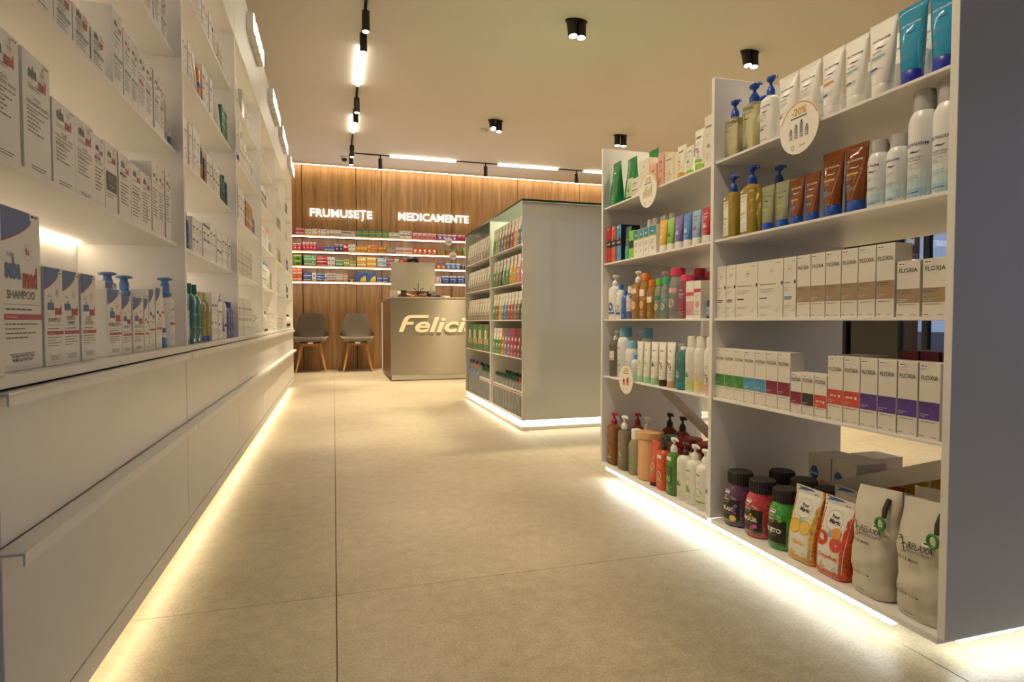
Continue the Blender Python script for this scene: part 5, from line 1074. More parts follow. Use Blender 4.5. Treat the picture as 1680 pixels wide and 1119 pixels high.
R(RA[0], RBz, [(pump_bottle('brown shower gel bottle with red pump', .080, .232, '#a8592c', '#a81c34', cut(None, '', '#e8d8a0', [('#7fae3c', .12, .06, .5)], .05, .95, .8, motif=('dots', '#c9842c')), d=.045, trans=.3, n=3.5, hh=.052), 2.425),
    (pump_bottle('grey transparent bottle with white pump', .080, .232, '#a89a80', '#e8e6e0', cut(None, '', '#e0dcc8', [('#7fae3c', .2, .06, .5)], .05, .95, .8, motif=('leaf', '#b8b48a')), d=.045, trans=.4, n=3, hh=.056), 2.325),
    (cb('clear bottle with tall white cap and leaves', .062, .190, '#e0e6b8', '#eceae4', art=cut(None, '', '#4a6a3c', [('#8fbf5a', .2, .05, .6)], .05, .95, .9, motif=('leaf', '#7fae4a')), trans=.45, ch=.042, cr=.62), 2.238),
    (cap_bottle('wide tan jar with flat lid', .105, .195, '#d8a878', '#d8a878', cut(None, '', '#7a5a3c', [('#5f9a4a', .30, .04, .5), ('#eae6dc', .14, .06, .4)], .05, .95, .5, off=-.02), ch=.028, cr=.96, name='wide_jar', flat=True), 2.153, .0),
    (tube_pack('red-orange tube with dark foot', .062, .175, '#c84a2c', '#3a1f1a', cut(None, '', '#f0c8a8', [('#7fae3c', .2, .06, .6)], .15, .95, .9, motif=('orange', '#d8704a')), capf=.09, capw=.8), 2.062, .0), (pump_bottle('orange-red bottle with dark brown pump', .062, .200, '#d2512c', '#3a2420', cut(None, '', '#f0c8a8', [('#8fbf3c', .2, .06, .6), ('#eae6dc', .82, .1, .5)], .05, .95, .9, motif=('orange', '#b83c20')), d=.042, n=3.5, hh=.048), 2.000),
    (pump_bottle('green olive bottle with white pump', .066, .210, '#5fa83c', '#e8e6e0', cut(None, '', '#dfeccf', [('#2f5a2c', .25, .45, .7), ('#eae6dc', .84, .1, .5)], .05, .95, .9, motif=('leaf', '#a8d06a')), d=.045, trans=.25, n=3, hh=.052), 1.932),
    (pump_bottle('white bottle with dark brown pump', .060, .206, '#e4e2da', '#4a2c20', cut(None, '', '#4a6a3c', [], .05, .95, .9, motif=('leaf', '#5f9a3c')), hh=.046), 1.868), (pump_bottle('white cream bottle with white pump and green leaf', .062, .208, '#e6e4dc', '#eceae4', cut(None, 'cream', '#4a6a3c', [('#8fbf5a', .25, .05, .5)], .05, .95, .9, motif=('leaf', '#7fae4a')), hh=.052), 1.811),
    (pump_bottle('white baby wash bottle with green disc', .060, .204, '#e6e4dc', '#eceae4', cut(None, 'Bébé', '#4a6a3c', [('#8fbf5a', .12, .04, .9)], .05, .95, .9, motif=('disc', '#9ac86a')), hh=.050), 1.749), (aerosol('very tall white bottle with blue sprigs', .042, .262, '#e4e6ea', '#e8e6e0', cut(None, '', '#4a6ac0', [], .02, .98, .9, seed=7, motif=('leaf', '#4a6ac0'))), 1.6965, .0),
    (pump_bottle('brown bottle with red pump in back row', .075, .232, '#a8592c', '#a81c34', None, d=.045, n=3.5, hh=.052), 2.375, .09), (pump_bottle('clear bottle with white pump in back row', .075, .232, '#a89c84', '#e8e6e0', None, d=.045, trans=.4, n=3, hh=.056), 2.27, .08),
    (pump_bottle('dark red bottle with black pump in back row', .075, .24, '#7a2a1c', '#2a211c', None, d=.045, n=3.5, hh=.060), 2.29, .20), (pump_bottle('dark red bottle with black pump in back row', .075, .24, '#7a2a1c', '#2a211c', None, d=.045, n=3.5, hh=.060), 2.19, .20),
    (cap_bottle('wide red jar with white lid label', .11, .175, '#a81f34', '#a81f34', None, ch=.03, cr=.95, name='wide_jar', flat=True), 2.072, .12), (cap_bottle('wide red jar with white lid label', .11, .175, '#a81f34', '#a81f34', None, ch=.03, cr=.95, name='wide_jar', flat=True), 1.955, .14),
    (cap_bottle('small jar with green lid in back row', .06, .17, '#e0dcd0', '#5ab08c', None, ch=.02, cr=.9, name='wide_jar', flat=True), 2.165, .122)] +
    [(pump_bottle('white pump bottle in back row', .058, .208, '#e4e2da', '#eceae4', None, hh=.052), u, b_) for u, b_ in ((1.86, .10), (1.79, .11), (1.84, .17), (1.76, .18), (1.715, .07))] +
    [(pump_bottle('white bottle with brown pump in back row', .058, .200, '#d8d0c0', '#5a2c20', None, hh=.046), u, b_) for u, b_ in ((1.93, .075), (1.80, .055 + .0))][:1])

# round price signs hanging on shelf edges
def round_sign(side, u, front, z, r, lb, pct='-20%', tint='#d8a040', items=4, ic='#8a8f94', n=40):
    t = obj('price_sign', G().loft([(0, r, r), (.002, r, r)], M('#efece2', .45), n), None, (front, u, z) if side != 'B' else (u, front, z))
    t.rotation_euler = {'R': (math.pi/2, 0, -math.pi/2), 'L': (math.pi/2, 0, math.pi/2), 'B': (math.pi/2, 0, 0)}[side]
    A = Art(); A.ring(0, 0, r*.985, r*.05, tint, 0, 24, 20, 160)
    if pct: A.text(pct, 0, r*.50, r*.26, tint, b=.03); A.rect(-r*.42, r*.38, r*.42, r*.43, '#4a6a8c', 1)
    w_ = r*1.1/items
    for k in range(items):
        x = -r*.55 + w_*(k + .5); hh = r*(.36 + .10*((k*7) % 3)); A.rect(x - w_*.3, -r*.40, x + w_*.3, -r*.40 + hh, ic, 1); A.rect(x - w_*.14, -r*.40 + hh, x + w_*.14, -r*.40 + hh*1.2, '#27406e' if ic != '#b8443c' else '#7a2420', 1)
        A.para(x - w_*.22, -r*.25, w_*.44, 3, r*.07, '#f4f2ea', seed=k, lay=2)
    A.ring(-r*.3, -r*.72, r*.09, r*.02, '#4a6a8c', 1, 12); A.para(r*.05, -r*.72, r*.3, 1, .01, tint, seed=2, th=r*.04)
    g = G()
    for vs, fs, c, l in A.p: g.add([(x, y, .0022 + l*.0002) for x, y in vs], fs, M(c, .5))
    obj('sign_print', g, t); tag(t, lb, 'sign')
    return t
round_sign('R', 1.289, DX - .003, 1.213, .067, 'round white discount sign reading -20% on the top shelf of the nearest right bay')
round_sign('R', 2.067, DX - .003, 1.213, .065, 'round white discount sign hanging below pink cartons on the far right bay', '-20%', '#d8b060', 6, '#c8a878')
round_sign('R', 2.238, DX - .003, .470, .061, 'round white sign with red products on the lowest shelf of far right bay', '-20%', '#e0a84a', 2, '#b8443c')
round_sign('B', 1.673, 8.968, 1.915, .062, 'upper round white sign on the shelves of the wooden wall', '', '#c9c2b4', 3, '#8a7a78')
round_sign('B', 1.738, 8.968, 1.705, .062, 'lower round white sign on the shelves of the wooden wall', '', '#c9c2b4', 2, '#b8443c')
round_sign('L', 3.02, -.405, 1.575, .06, 'round white sign seen edge-on at the second left partition', '', '#c9c2b4', 3, '#8a7a78')

# ================================================================== GLASS-TOPPED DISPLAY IN THE MIDDLE
FF = FXX + 0.012
def Fp(row, z, items, jit=.03):
    for it in items: place(it[0], 'R', it[1], FF, z, row, it[2] if len(it) > 2 else 0.0, jit)
def tea(lk, col, seed=1, w=.072, h=.195, top='#e6e2d6', topf=.45):
    def art(A, W, H_):
        A.curved = True
        A.rect(-W*.48, H_*(1 - topf), W*.48, H_*.995, top, 0, n=6); A.disc(0, H_*(.62), W*.2, '#e6e2d6' if topf else col, 1, n=10)
        A.para(-W*.3, H_*.86, W*.6, 2, .012, '#4a4a40', seed=seed, th=.003); A.disc(W*.02, H_*.33, W*.26, '#e8e0cc', 1, n=10); A.disc(W*.05, H_*.3, W*.16, '#6a5038', 2, n=8); A.para(-W*.3, H_*.12, W*.6, 2, .01, '#e8e0cc', seed=seed + 2, th=.002)
    k = ('tea', lk)
    if k not in ph: ph[k] = doy(lk, w, h, M(col, .25, coat=.3), art, 'sachet', .04, True)
    return ph[k]
nb = 'middle display near bay'; fbn = 'middle display far bay'
cols = {'green': '#4f8a3c', 'lime': '#a8b83c', 'blue': '#4a7aac', 'brown': '#8a5a34', 'red': '#b83c3c', 'dark': '#3f4a34', 'magenta': '#b03c64', 'yellow': '#d8a834', 'orange': '#c8642c', 'pink': '#d88a98', 'maroon': '#7a2438'}
for j, (z, seq) in enumerate(((DZ[3], 'green lime blue brown brown dark magenta yellow blue red'), (DZ[2], 'green green dark green green yellow yellow pink pink'), (DZ[1], 'green brown yellow blue blue red brown brown dark brown'), (DZ[0], 'green green green orange blue magenta magenta maroon maroon maroon'))):
    seq = seq.split(); n = len(seq); st_ = .80 / n
    Fp(['top', 'upper', 'middle', 'lower'][j] + ' shelf, ' + nb, z, [(tea('white-topped sachet, %s base' % c if j != 3 or c in 'green' else '%s sachet' % c, cols[c], k, topf=.45 if j != 3 or c == 'green' else 0.001), 4.515 - st_*(k + .5)) for k, c in enumerate(seq)])
for j, z in enumerate((DZ[3], DZ[2], DZ[1])):
    Fp(['top', 'upper', 'middle'][j] + ' shelf, ' + fbn, z, [(tea('white sachet with small dark picture', '#9a8f80', 5, .08, .18, topf=.75), 5.375 - .088*k) for k in range(9)])
Fp('lower shelf, ' + fbn, DZ[0], [(carton('green carton with white logo patch', .18, .22, .07, '#5a7a4a', lambda A, w, h: (A.disc(-w*.05, h*.62, w*.22, '#e2e0d2', n=12), A.text('C', -w*.05, h*.55, .03, '#3f5a34', lay=2, b=.05), A.rect(-w*.45, h*.25, w*.45, h*.48, '#a89878')), merge=True), 5.30 - .195*k) for k in range(4)], .01)
def water(lk, cap, w=.062, h=.25, lab='#d8dcd8', lc='#b8443c'):
    a = w/2; hb = h*.93
    s = [(0, a*.8, a*.8), (.006, a, a), (h*.2, a, a), (h*.25, a*.93, a*.93), (h*.3, a, a), (h*.5, a, a), (h*.54, a*.93, a*.93), (h*.58, a, a), (h*.72, a*.96, a*.96), (h*.84, a*.6, a*.6), (h*.9, a*.36, a*.36), (hb, a*.34, a*.34)]
    g = G(); g.loft(s, CLEAR('#f4f8f6', .75), 16)
    c = G(); c.loft([(hb - .008, a*.42, a*.42), (h, a*.42, a*.42)], M(cap, .4), 14)
    l = G(); l.loft([(h*.58, a*1.015, a*1.015), (h*.70, a*.985, a*.985)], M(lab, .4), 16, cap=(0, 0)); l.loft([(h*.61, a*1.025, a*1.025), (h*.635, a*1.02, a*1.02)], M(lc, .4), 16, cap=(0, 0))
    return Proto('water_bottle', 'bottle', lk, w, [('water_bottle', g.mesh('water_bottle')), ('cap', c.mesh('cap')), ('label_band', l.mesh('label_band'))], w)
wg, wr = water('water bottle with dark green cap', '#1f5a3c'), water('water bottle with red cap', '#c8242c')
wbl, wo = water('water bottle with navy cap', '#1f3f7c', lab='#5a9cd0', h=.29), water('water bottle with orange cap', '#e0602c', lab='#5a9cd0', h=.27)
ws = water('water bottle in back row', '#1f5a3c', h=.26)
Fp('base, ' + nb, RBz, [(wr if k in (8, 9) else wg, 4.48 - .077*k) for k in range(10)] + [(ws, 4.46 - .085*k, .075) for k in range(9)])
Fp('base, ' + fbn, RBz, [(wg if k > 5 else (wo if k in (2, 4) else wbl), 5.39 - .077*k) for k in range(11)] + [(ws, 5.36 - .085*k, .075) for k in range(9)])

# ================================================================== GOODS ON THE WOODEN WALL
KC = {'rwb': ('#b83c44', '#d8d4cc', '#2f4a8c', 'red, white and blue'), 'wk': ('#d8d2c4', '#26262a', '#26262a', 'white and black'), 'wp': ('#ddd6ca', '#b83c5a', '#c9b8b0', 'white and pink'), 'w': ('#ddd6c8', '#8a857c', '#a8a094', 'plain white'), 'wd': ('#ddd6c8', '#2c3a5c', '#2c3a5c', 'white with dark mark'), 'gy': ('#2f7d54', '#d8b43c', '#d8b43c', 'green and yellow'),
      'wg': ('#d4d0c2', '#7a9a6a', '#8a857c', 'white with green mark'), 'pk': ('#c87a8c', '#e8dcd4', '#a84a6a', 'pink'), 'pu': ('#8a5a94', '#e0d4d8', '#5a3c74', 'purple'), 'mg': ('#c0305c', '#e8d0d0', '#7a1f3c', 'magenta'), 'rw': ('#c0384a', '#e2d8cc', '#e2c8a8', 'red and white'), 'rb': ('#a84a5c', '#3c4a8c', '#d8ccc4', 'red and blue'), 'bl': ('#2f5fa4', '#dfe0e0', '#b83c44', 'blue'), 'nv': ('#1f2f6c', '#d8c8a8', '#c8a070', 'navy'),
      'rd': ('#b82434', '#e8d8cc', '#7a1f28', 'red'), 'ye': ('#d8ac3c', '#c8642c', '#e8dcae', 'yellow'), 'or': ('#cf6a3c', '#e8c8a8', '#b84434', 'orange'), 'go': ('#d89a2c', '#8a5a1c', '#f0d890', 'gold'), 'gr': ('#8f8c84', '#a8a49c', '#7a776f', 'grey'), 'wr': ('#d8d0c2', '#b83c44', '#b87a7a', 'white with red mark'), 'oh': ('#c8582c', '#e8e0d4', '#e8e0d4', 'orange and white'), 'og': ('#b87a4a', '#4f8a3c', '#d8c8a8', 'tan and green'), 'bg': ('#7a5a44', '#7fae3c', '#b8443c', 'brown and green'), 'gn': ('#4f8f34', '#c8cc3c', '#2f5a2c', 'green'),
      'gw': ('#5a9a5c', '#e0dccc', '#e0dccc', 'green and white'), 'yg': ('#a8ac5c', '#dcd8b8', '#7a9a4a', 'yellow-green'), 'yw': ('#d8a83c', '#e6dfc8', '#e6dfc8', 'yellow and white'), 'bw': ('#8fb0bc', '#dfe0dc', '#2c3a44', 'pale blue and white'), 'mr': ('#8a2c48', '#e0ccc8', '#c88a94', 'maroon'), 'ob': ('#c8743c', '#3f6a9c', '#dfe0dc', 'orange and blue'), 'lb': ('#4a86b4', '#dfe4e4', '#b85a4a', 'light blue'), 'kw': ('#d4cabc', '#1d1d20', '#b8603c', 'black and white'), 'bn': ('#d8cbb8', '#9c5a34', '#9c5a34', 'cream and brown'), 'by': ('#2f62a8', '#e0b83c', '#b83c5a', 'blue and yellow'), 'tb': ('#2a56a4', '#e4e0d8', '#c8785c', 'deep blue tub')}
def a_back(k, seed):
    c0, c1, c2, _ = KC[k]
    def f(A, w, h):
        rn = random.Random(seed)
        if k == 'by': A.poly([(w*.5, h*.02)] + [(w*.5 - w*.62*math.sin(math.radians(a)), h*.02 + h*.62*math.cos(math.radians(a))) for a in (0, 20, 40, 60, 75, 90)], c1); A.text('MAG', -w*.1, h*.78, h*.12, c2, b=.05, maxw=w*.7); return
        if k == 'oh': A.disc(0, h*.62, w*.27, c1, n=10); A.poly([(-w*.35, h*.1), (w*.3, h*.35), (w*.3, h*.42), (-w*.35, h*.2)], c1); return
        if k == 'gy': A.rect(-w*.48, h*.06, w*.48, h*.26, c1); A.para(-w*.4, h*.62, w*.7, 1, .01, '#dfe4d8', th=h*.10, seed=seed); return
        if k in ('wp',): A.poly([(-w*.05, h*.1), (w*.1, h*.1), (w*.4, h*.85), (w*.25, h*.85)], c1); A.para(-w*.42, h*.5, w*.3, 2, h*.2, c2, th=h*.08); return
        if k == 'tb': A.rect(-w*.48, h*.80, w*.48, h*.985, '#e4ddd0'); A.text('PROMO', 0, h*.85, h*.07, '#3a3a44', lay=2); A.rect(-w*.35, h*.52, w*.35, h*.60, c1); A.poly([(w*.1, h*.1), (w*.3, h*.1), (w*.4, h*.5), (w*.3, h*.52)], c2); A.disc(-w*.15, h*.28, w*.18, '#3f76c4', 1, n=8); return
        if k in ('wk',): A.disc(-w*.05, h*.62, w*.2, c1, n=6); A.rect(-w*.3, h*.12, w*.3, h*.2, c1); return
        if k in ('pk', 'pu', 'mg', 'rw', 'lb', 'ob', 'nv', 'bg', 'gn', 'og'): A.rect(-w*.45, h*.80, w*.45, h*.97, c1); A.disc(w*.05, h*.36, w*.22, c1 if seed % 2 else c2, n=8); A.para(-w*.35, h*.62, w*.65, 1, .01, c1, th=h*.06, seed=seed); return
        y = rn.choice([.2, .35, .55]); A.rect(-w*.46, h*y, w*.46, h*(y + .22), c1); A.disc(w*.25, h*.75, min(w, h)*.14, c2, n=8); A.para(-w*.42, h*.82, w*.5, 1, .01, c1, th=h*.07, seed=seed)
    return f
BACK_ROWS = [
 [(-0.512,-0.386,1,2,0.110,'rwb'),(-0.382,-0.289,2,1,0.085,'wk'),(-0.285,-0.174,1,2,0.095,'wp'),(-0.170,-0.055,1,2,0.090,'wp'),(-0.050,0.114,4,1,0.090,'w'),(0.118,0.236,4,1,0.080,'wd'),(0.240,0.311,3,1,0.075,'w'),(0.315,0.789,5,2,0.100,'gy'),(0.786,0.941,2,1,0.085,'wg'),(0.944,1.121,2,1,0.115,'w'),(1.133,1.495,5,1,0.095,'pk'),(1.505,1.805,4,1,0.090,'pu'),(1.810,1.973,2,1,0.090,'mg'),],
 [(-0.549,-0.432,2,1,0.105,'rw'),(-0.420,-0.230,4,1,0.125,'rw'),(-0.228,-0.125,3,1,0.085,'rb'),(-0.122,0.012,3,1,0.080,'bl'),(0.017,0.138,2,1,0.110,'nv'),(0.142,0.205,1,1,0.110,'rd'),(0.210,0.311,2,1,0.110,'wk'),(0.317,0.474,3,1,0.085,'ye'),(0.479,0.523,1,1,0.110,'ye'),(0.528,0.617,1,3,0.115,'or'),(0.626,0.744,2,1,0.090,'go'),(0.753,0.879,1,1,0.080,'gr'),(0.884,1.131,2,1,0.090,'wr'),(1.137,1.497,5,1,0.090,'oh'),(1.507,1.622,2,1,0.075,'og'),(1.627,1.890,3,1,0.090,'bg'),(1.894,1.973,1,1,0.110,'gn'),],
 [(-0.541,-0.428,1,2,0.150,'gn'),(-0.403,-0.234,1,2,0.145,'gw'),(-0.230,-0.085,1,3,0.140,'rd'),(-0.080,0.023,2,1,0.130,'wk'),(0.032,0.140,1,2,0.100,'gw'),(0.144,0.223,3,1,0.110,'yg'),(0.227,0.315,3,1,0.090,'yg'),(0.328,0.461,1,2,0.145,'yw'),(0.465,0.607,1,2,0.145,'yw'),(0.613,0.753,1,2,0.140,'bw'),(0.757,0.855,1,3,0.140,'mr'),(0.863,0.929,1,1,0.130,'wg'),(0.937,1.127,2,1,0.120,'rd'),(1.231,1.470,6,1,0.050,'rw'),(1.485,1.629,2,1,0.090,'ob'),(1.634,1.861,3,1,0.090,'lb'),(1.871,1.973,2,1,0.070,'nv'),],
 [(-0.549,-0.428,2,2,0.170,'or'),(-0.411,-0.298,1,2,0.120,'bl'),(-0.293,-0.234,1,1,0.120,'wk'),(-0.230,-0.127,1,3,0.115,'bl'),(-0.123,-0.093,1,1,0.110,'w'),(-0.089,0.027,1,3,0.120,'kw'),(0.032,0.131,1,3,0.110,'w'),(0.140,0.197,1,3,0.110,'bn'),(0.201,0.297,1,1,0.035,'nv'),(0.315,0.458,1,1,0.140,'by'),(0.462,0.599,1,1,0.140,'by'),(0.604,0.688,1,2,0.090,'bl'),(0.691,0.771,1,2,0.090,'bl'),(0.775,0.821,1,2,0.090,'nv'),(1.485,1.563,1,1,0.100,'wp'),(1.572,1.682,1,1,0.115,'tb'),(1.689,1.801,1,1,0.115,'tb'),(1.808,1.922,1,1,0.115,'tb'),(1.929,1.986,1,1,0.090,'bl'),],
]
SN = ['topmost wooden-wall shelf', 'second wooden-wall shelf', 'third wooden-wall shelf', 'lowest wooden-wall shelf']
for r, rowd in enumerate(BACK_ROWS):
    rowd = rowd + [(2.0, 2.4, 5, 1, .09, 'pk'), (2.42, 2.9, 6, 1, .1, 'lb')]
    for q, (x0, x1, n, stk, h, k) in enumerate(rowd):
        w = (x1 - x0) / n; hh = h / stk; d_ = .11
        key = (k, round(w, 3), round(hh, 3))
        if key not in ph:
            lk = KC[k][3]
            ph[key] = carton(lk, w - .003, hh - .001, d_, KC[k][0], a_back(k, q + r), merge=True, name='medicine_carton', c=.0006)
        for i in range(n):
            for s_ in range(stk):
                pos = '' if stk == 1 else (', bottom of stack', ', top of stack' if stk == 2 else ', middle of stack', ', top of stack')[s_]
                place(ph[key], 'B', x0 + w*(i + .5), 8.996, BZ[r] + hh*s_, SN[r], random.uniform(0, .004), .01, look='%s medicine carton%s' % (KC[k][3], pos))

# ================================================================== CHAIRS
fab = M('#6b6153', .9, var=.06); leg_m = WOOD('beech', '#b07c48', '#cf9c62', (30, 30, 3), .5)
def chair(x, y, rz, lb):
    t = tag(empty('shell_chair', (x, y, 0), rz), lb, 'chair', 'grey shell chairs against the wooden wall')
    g = G(); n = 11; rows = []
    # curve of the shell from front lip to the top of the back (y forward = -)
    prof = [(-.225, .425, .175, .018), (-.215, .448, .205, .012), (-.15, .452, .228, .030), (-.03, .440, .240, .050), (.08, .438, .240, .050), (.15, .455, .238, .050), (.19, .50, .234, .045), (.215,.58,.215,.065), (.235, .68, .192, .045), (.250, .76, .168, .030), (.257, .80, .152, .020), (.262, .815, .128, .012)]
    V = []; F = []
    for sgn in (0, 1):
        for (yy, z, hw, curl) in prof:
            for i in range(n):
                u = -1 + 2*i/(n-1); e = abs(u) ** 2.5
                ny, nz = (0, 1) if yy < .1 else (-.9, .3)
                off = (.028 * (1 - abs(u)**6) + .006) * (1 - sgn)
                V.append((hw * u, yy + (-(curl*e*1.6) if z > .47 else 0) + ny*off, z + (curl*e if z <= .5 else 0) + nz*off))
    m = len(prof)
    for sgn in (0, 1):
        o = sgn*m*n
        for a in range(m - 1):
            for i in range(n - 1):
                q = (o + a*n + i, o + a*n + i + 1, o + (a+1)*n + i + 1, o + (a+1)*n + i); F.append(q if sgn == 0 else q[::-1])
    for a in range(m - 1):
        for i in (0, n-1): F.append((a*n + i, (a+1)*n + i, m*n + (a+1)*n + i, m*n + a*n + i))
    for i in range(n - 1):
        for a in (0, m-1): F.append((a*n + i, a*n + i + 1, m*n + a*n + i + 1, m*n + a*n + i))
    g.add(V, F, fab, True); obj('upholstered_shell', g, t)
    g = G(); g.tube([(-.195 + .39*k/8, -.212 + .012*abs(k-4)/4, .436 + .006*abs(k - 4)/4) for k in range(9)], .010, M('#b8b0a0', .5), 8); obj('front_rim', g, t)
    g = G(); g.box(-.035, .035, -.225, -.205, .398, .418, M('#cfc8ba', .6), .002); obj('makers_tag', g, t)
    g = G(); g.box(-.13, .13, -.135, .135, .405, .43, M('#2c2a27', .6), .004); obj('seat_mount', g, t)
    for sx in (-1, 1):
        for sy in (-1, 1):
            g = G(); g.tube([(sx*.115, sy*.105, .41), (sx*.15, sy*.145, .22), (sx*.195, sy*.20, .0)], [.021, .018, .012], leg_m, 4, False); obj('leg', g, t)
    for sy in (-1, 1):
        g = G(); g.box(-.12, .12, sy*.11 - .010, sy*.11 + .010, .365, .40, leg_m, .002); obj('cross_rail', g, t)
    return t
chair(-.31, 8.86, 0, 'grey upholstered chair with wooden legs, partly hidden by the left shelving')
chair(.318, 8.84, 0, 'grey upholstered chair with wooden legs beside the steel counter')

# ================================================================== COUNTER TOP THINGS
CT = .998
g = G(); g.box(.677, 1.228, 7.50, 7.506, 1.085, 1.442, M('#d6cfb9', .12, trans=.15, coat=.5), .002)
t = tag(obj('counter_screen', g), 'large pale acrylic screen standing on the steel counter', 'screen')
for x in (.72, 1.18):
    g = G(); g.box(x - .012, x + .012, 7.488, 7.4995, CT, 1.15, M('#cfc9b8', .3, .5), .001); g.box(x - .03, x + .03, 7.46, 7.54, CT, CT + .006, M('#cfc9b8', .3, .5)); obj('screen_foot', g, t)
t = tag(empty('phone_stand', (.99, 7.33, CT)), 'dark spindly stand with a tall stem and two curved arms on the counter', 'stand')
dk = M('#2a2824', .4, .4)
g = G(); g.tube([(0, 0, 0), (0, 0, .17)], .005, dk, 8); obj('stem', g, t)
for s in (-1, 1):
    g = G(); g.tube([(0, 0, .035), (s*.02, 0, .07), (s*.035, 0, .105), (s*.065, 0, .115)], .0045, dk, 8); obj('arm', g, t)
    g = G(); g.tube([(0, 0, .03), (s*.04, -.03, .018), (s*.085, -.04, .005)], .0045, dk, 8); obj('foot', g, t)
t = tag(empty('barcode_scanner', (1.16, 7.30, CT)), 'black handheld scanner lying on the counter', 'scanner')
g = G(); g.tube([(-.07, 0, .048), (-.055, 0, .048), (-.02, 0, .040), (.05, 0, .028), (.095, 0, .020)], [.026, .034, .028, .020, .016], M('#171614', .35), 14); obj('scanner_body', g, t)
g = G(); g.box(-.02, .04, -.036, -.026, .028, .042, M('#8a867c', .5)); obj('badge', g, t)
g = G(); g.loft([(0, .03, .03), (.085, .036, .036), (.088, .034, .034)], M('#2c2925', .5), 18); tag(obj('pen_cup', g, None, (.815, 7.34, CT)), 'dark round cup on the counter under the screen', 'cup')
g = G(); g.box(-.045, .045, -.02, .02, 0, .09, M('#ded8ca', .5), .002); A = Art(); A.ring(0, .05, .02, .002, '#7a756a'); A.para(-.03, .02, .06, 2, .01, '#7a756a'); A.geo(g, surf_box(.04))
tag(obj('card_holder', g, None, (.70, 7.40, CT)), 'small white box at the left corner of the steel counter', 'box')
g = G(); g.tube([(-.06, 0, .012), (-.02, -.01, .035), (.02, 0, .042), (.05, .01, .02), (.09, 0, .008)], .006, dk, 8); g.tube([(-.05, .02, .03), (0, .02, .012), (.07, .03, .02)], .005, dk, 8)
tag(obj('cable_bundle', g, None, (.80, 7.26, CT)), 'tangle of dark cables on the counter left of the scanner', 'cable')
g = G(); g.box(-.05, .05, -.03, .03, 0, .022, M('#e2ddd0', .5), .003); g.box(-.05, -.01, -.031, .0, .002, .012, dk)
tag(obj('card_terminal', g, None, (1.32, 7.30, CT)), 'small white payment device on the counter right of the scanner', 'device')
g = G(); g.box(-.09, .09, -.06, .06, 0, .004, M('#c9c0a8', .6)); tag(obj('paper_pad', g, None, (1.46, 7.32, CT)), 'flat beige paper pad on the counter by the middle display', 'paper')
g = G(); g.loft([(0, .045, .045, 3), (.10, .05, .04, 3), (.17, .03, .03), (.19, .03, .03)], M('#a8a0c8', .3, trans=.2), 18); tag(obj('violet_bottle', g, None, (1.80, 7.60, CT)), 'pale violet bottle on the counter behind the middle display', 'bottle')

# ================================================================== PERSON BEHIND THE COUNTER
def skinmesh(name, joints, edges, mat, sub=2):
    me = bpy.data.meshes.new(name); me.from_pydata([j[:3] for j in joints], edges, []); me.update()
    o = bpy.data.objects.new(name, me); COL.objects.link(o)
    m = o.modifiers.new('skin', 'SKIN'); 
    for i, j in enumerate(joints):
        sv = me.skin_vertices[0].data[i]; sv.radius = (j[3], j[4] if len(j) > 4 else j[3]); sv.use_root = (i == 0)
    o.modifiers.new('sub', 'SUBSURF').levels = sub; o.modifiers['sub'].render_levels = sub
    bpy.context.view_layer.update()
    dg = bpy.context.evaluated_depsgraph_get(); out = bpy.data.meshes.new_from_object(o.evaluated_get(dg)); out.name = name
    out.materials.clear(); out.materials.append(mat); out.polygons.foreach_set('use_smooth', [True]*len(out.polygons))
    bpy.data.objects.remove(o); return out
px, py = 1.01, 8.02
skin = M('#c08a6c', .5)
J = [(0, 0, .86, .12, .10), (0, 0, 1.0, .105, .085), (0, -.01, 1.16, .125, .09), (0, 0, 1.27, .11, .075), (0, 0, 1.335, .045, .045), (0, -.01, 1.40, .05, .055), (0, -.01, 1.47, .072, .088), (0, 0, 1.53, .06, .075),
     (.15, 0, 1.26, .045), (.20, -.12, 1.06, .038), (.10, -.33, 1.035, .030), (.02, -.40, 1.032, .024),
     (-.15, 0, 1.26, .045), (-.20, -.12, 1.06, .038), (-.12, -.33, 1.035, .030), (-.05, -.41, 1.032, .024),
     (.085, .0, .82, .085), (.095, .0, .45, .06), (.10, .01, .08, .042), (.10, -.10, .035, .034, .03), (-.085, .0, .82, .085), (-.095, .0, .45, .06), (-.10, .01, .08, .042), (-.10, -.10, .035, .034, .03)]
E_ = [(0,1),(1,2),(2,3),(3,4),(4,5),(5,6),(6,7),(3,8),(8,9),(9,10),(10,11),(3,12),(12,13),(13,14),(14,15),(0,16),(16,17),(17,18),(18,19),(0,20),(20,21),(21,22),(22,23)]
body = skinmesh('person', J, E_, skin)
pr = obj('person', body, None, (px, py, 0)); tag(pr, 'dark-haired person standing behind the screen with forearms on the counter', 'person')
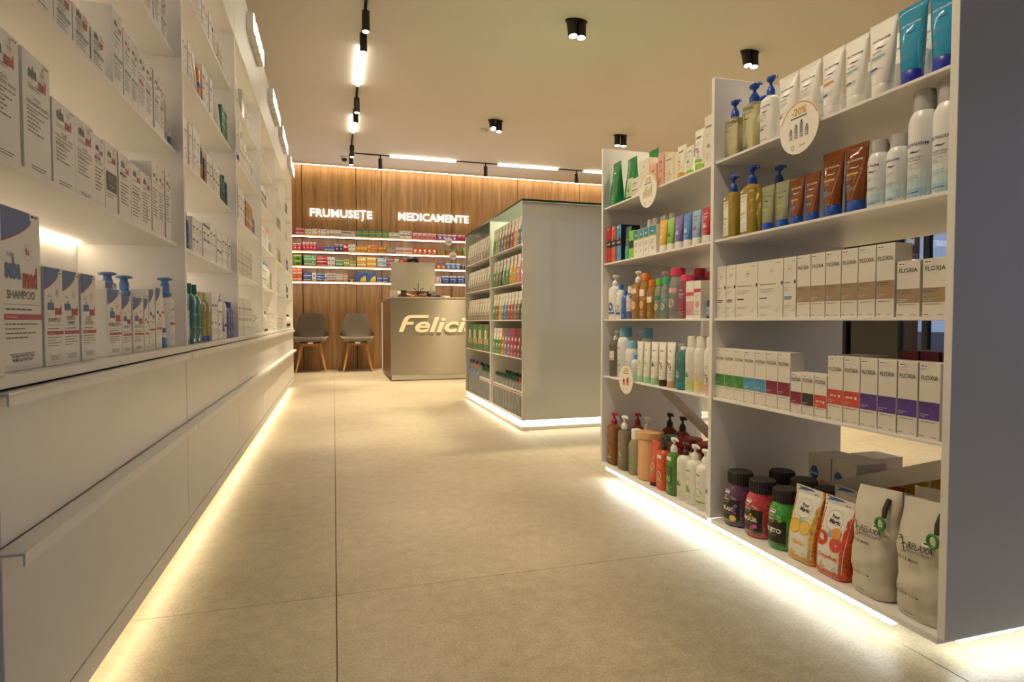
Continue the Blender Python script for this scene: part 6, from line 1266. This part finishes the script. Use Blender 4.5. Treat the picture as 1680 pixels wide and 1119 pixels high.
for (vx, vs_) in ((0.02, 1), (-0.05, -1)):
    by = -.40 if vs_ == 1 else -.41
    FJ = [(vx, by, 1.030, .020, .014)]; FE = []
    for q, (dx, L_) in enumerate(((-.022, .055), (-.008, .066), (.006, .062), (.019, .050))):
        b0 = len(FJ); FJ += [(vx + dx, by - .045, 1.030, .0085), (vx + dx*1.1, by - .045 - L_*.5, 1.028, .0078), (vx + dx*1.15, by - .045 - L_, 1.018, .0068)]; FE += [(0, b0), (b0, b0+1), (b0+1, b0+2)]
    b0 = len(FJ); FJ += [(vx - vs_*.03, by - .015, 1.028, .010), (vx - vs_*.045, by - .045, 1.024, .0085)]; FE += [(0, b0), (b0, b0+1)]
    obj('hand', skinmesh('hand', FJ, FE, skin, 1), pr)
g = G(); g.loft([(1.425, .070, .070, 2, 0, .022), (1.46, .083, .085, 2, 0, .018), (1.50, .086, .094, 2, 0, .012), (1.535, .080, .090, 2, 0, .006), (1.562, .055, .065, 2, 0, .005), (1.572, .02, .025, 2, 0, .005)], M('#231b16', .6), 28); obj('hair', g, pr)
g = G(); g.loft([(.80, .165, .125), (.95, .145, .11), (1.10, .155, .115), (1.22, .165, .105), (1.29, .12, .08), (1.315, .06, .055)], M('#b98a7c', .85, var=.04), 28)
for s in (-1, 1): g.tube([(s*.13, 0, 1.265), (s*.185, -.06, 1.15), (s*.205, -.125, 1.065), (s*.16, -.25, 1.045)], [.058, .053, .049, .042], M('#b98a7c', .85, var=.04), 14)
obj('tunic', g, pr)
g = G()
for s in (-1, 1): g.loft([(.06, .062, .06, 2, s*.10, .01), (.45, .078, .075, 2, s*.097, 0), (.84, .105, .11, 2, s*.085, 0)], M('#3a3a44', .85), 18)
obj('trousers', g, pr)
g = G()
for s in (-1, 1): g.loft([(1.468, .004, .003, 2, s*.028, -.094), (1.474, .010, .004, 2, s*.028, -.095), (1.480, .004, .003, 2, s*.028, -.094)], M('#241c18', .3), 10)
obj('eyes', g, pr)
g = G(); g.tube([(-.02, -.092, 1.405), (0, -.097, 1.403), (.02, -.092, 1.405)], .004, M('#a8554c', .5), 8); obj('mouth', g, pr)
g = G(); g.loft([(1.43, .012, .012, 2, 0, -.098), (1.445, .010, .010, 2, 0, -.096), (1.475, .005, .006, 2, 0, -.09)], skin, 10); obj('nose', g, pr)

label_rows()
bpy.data.objects.remove(_tob)
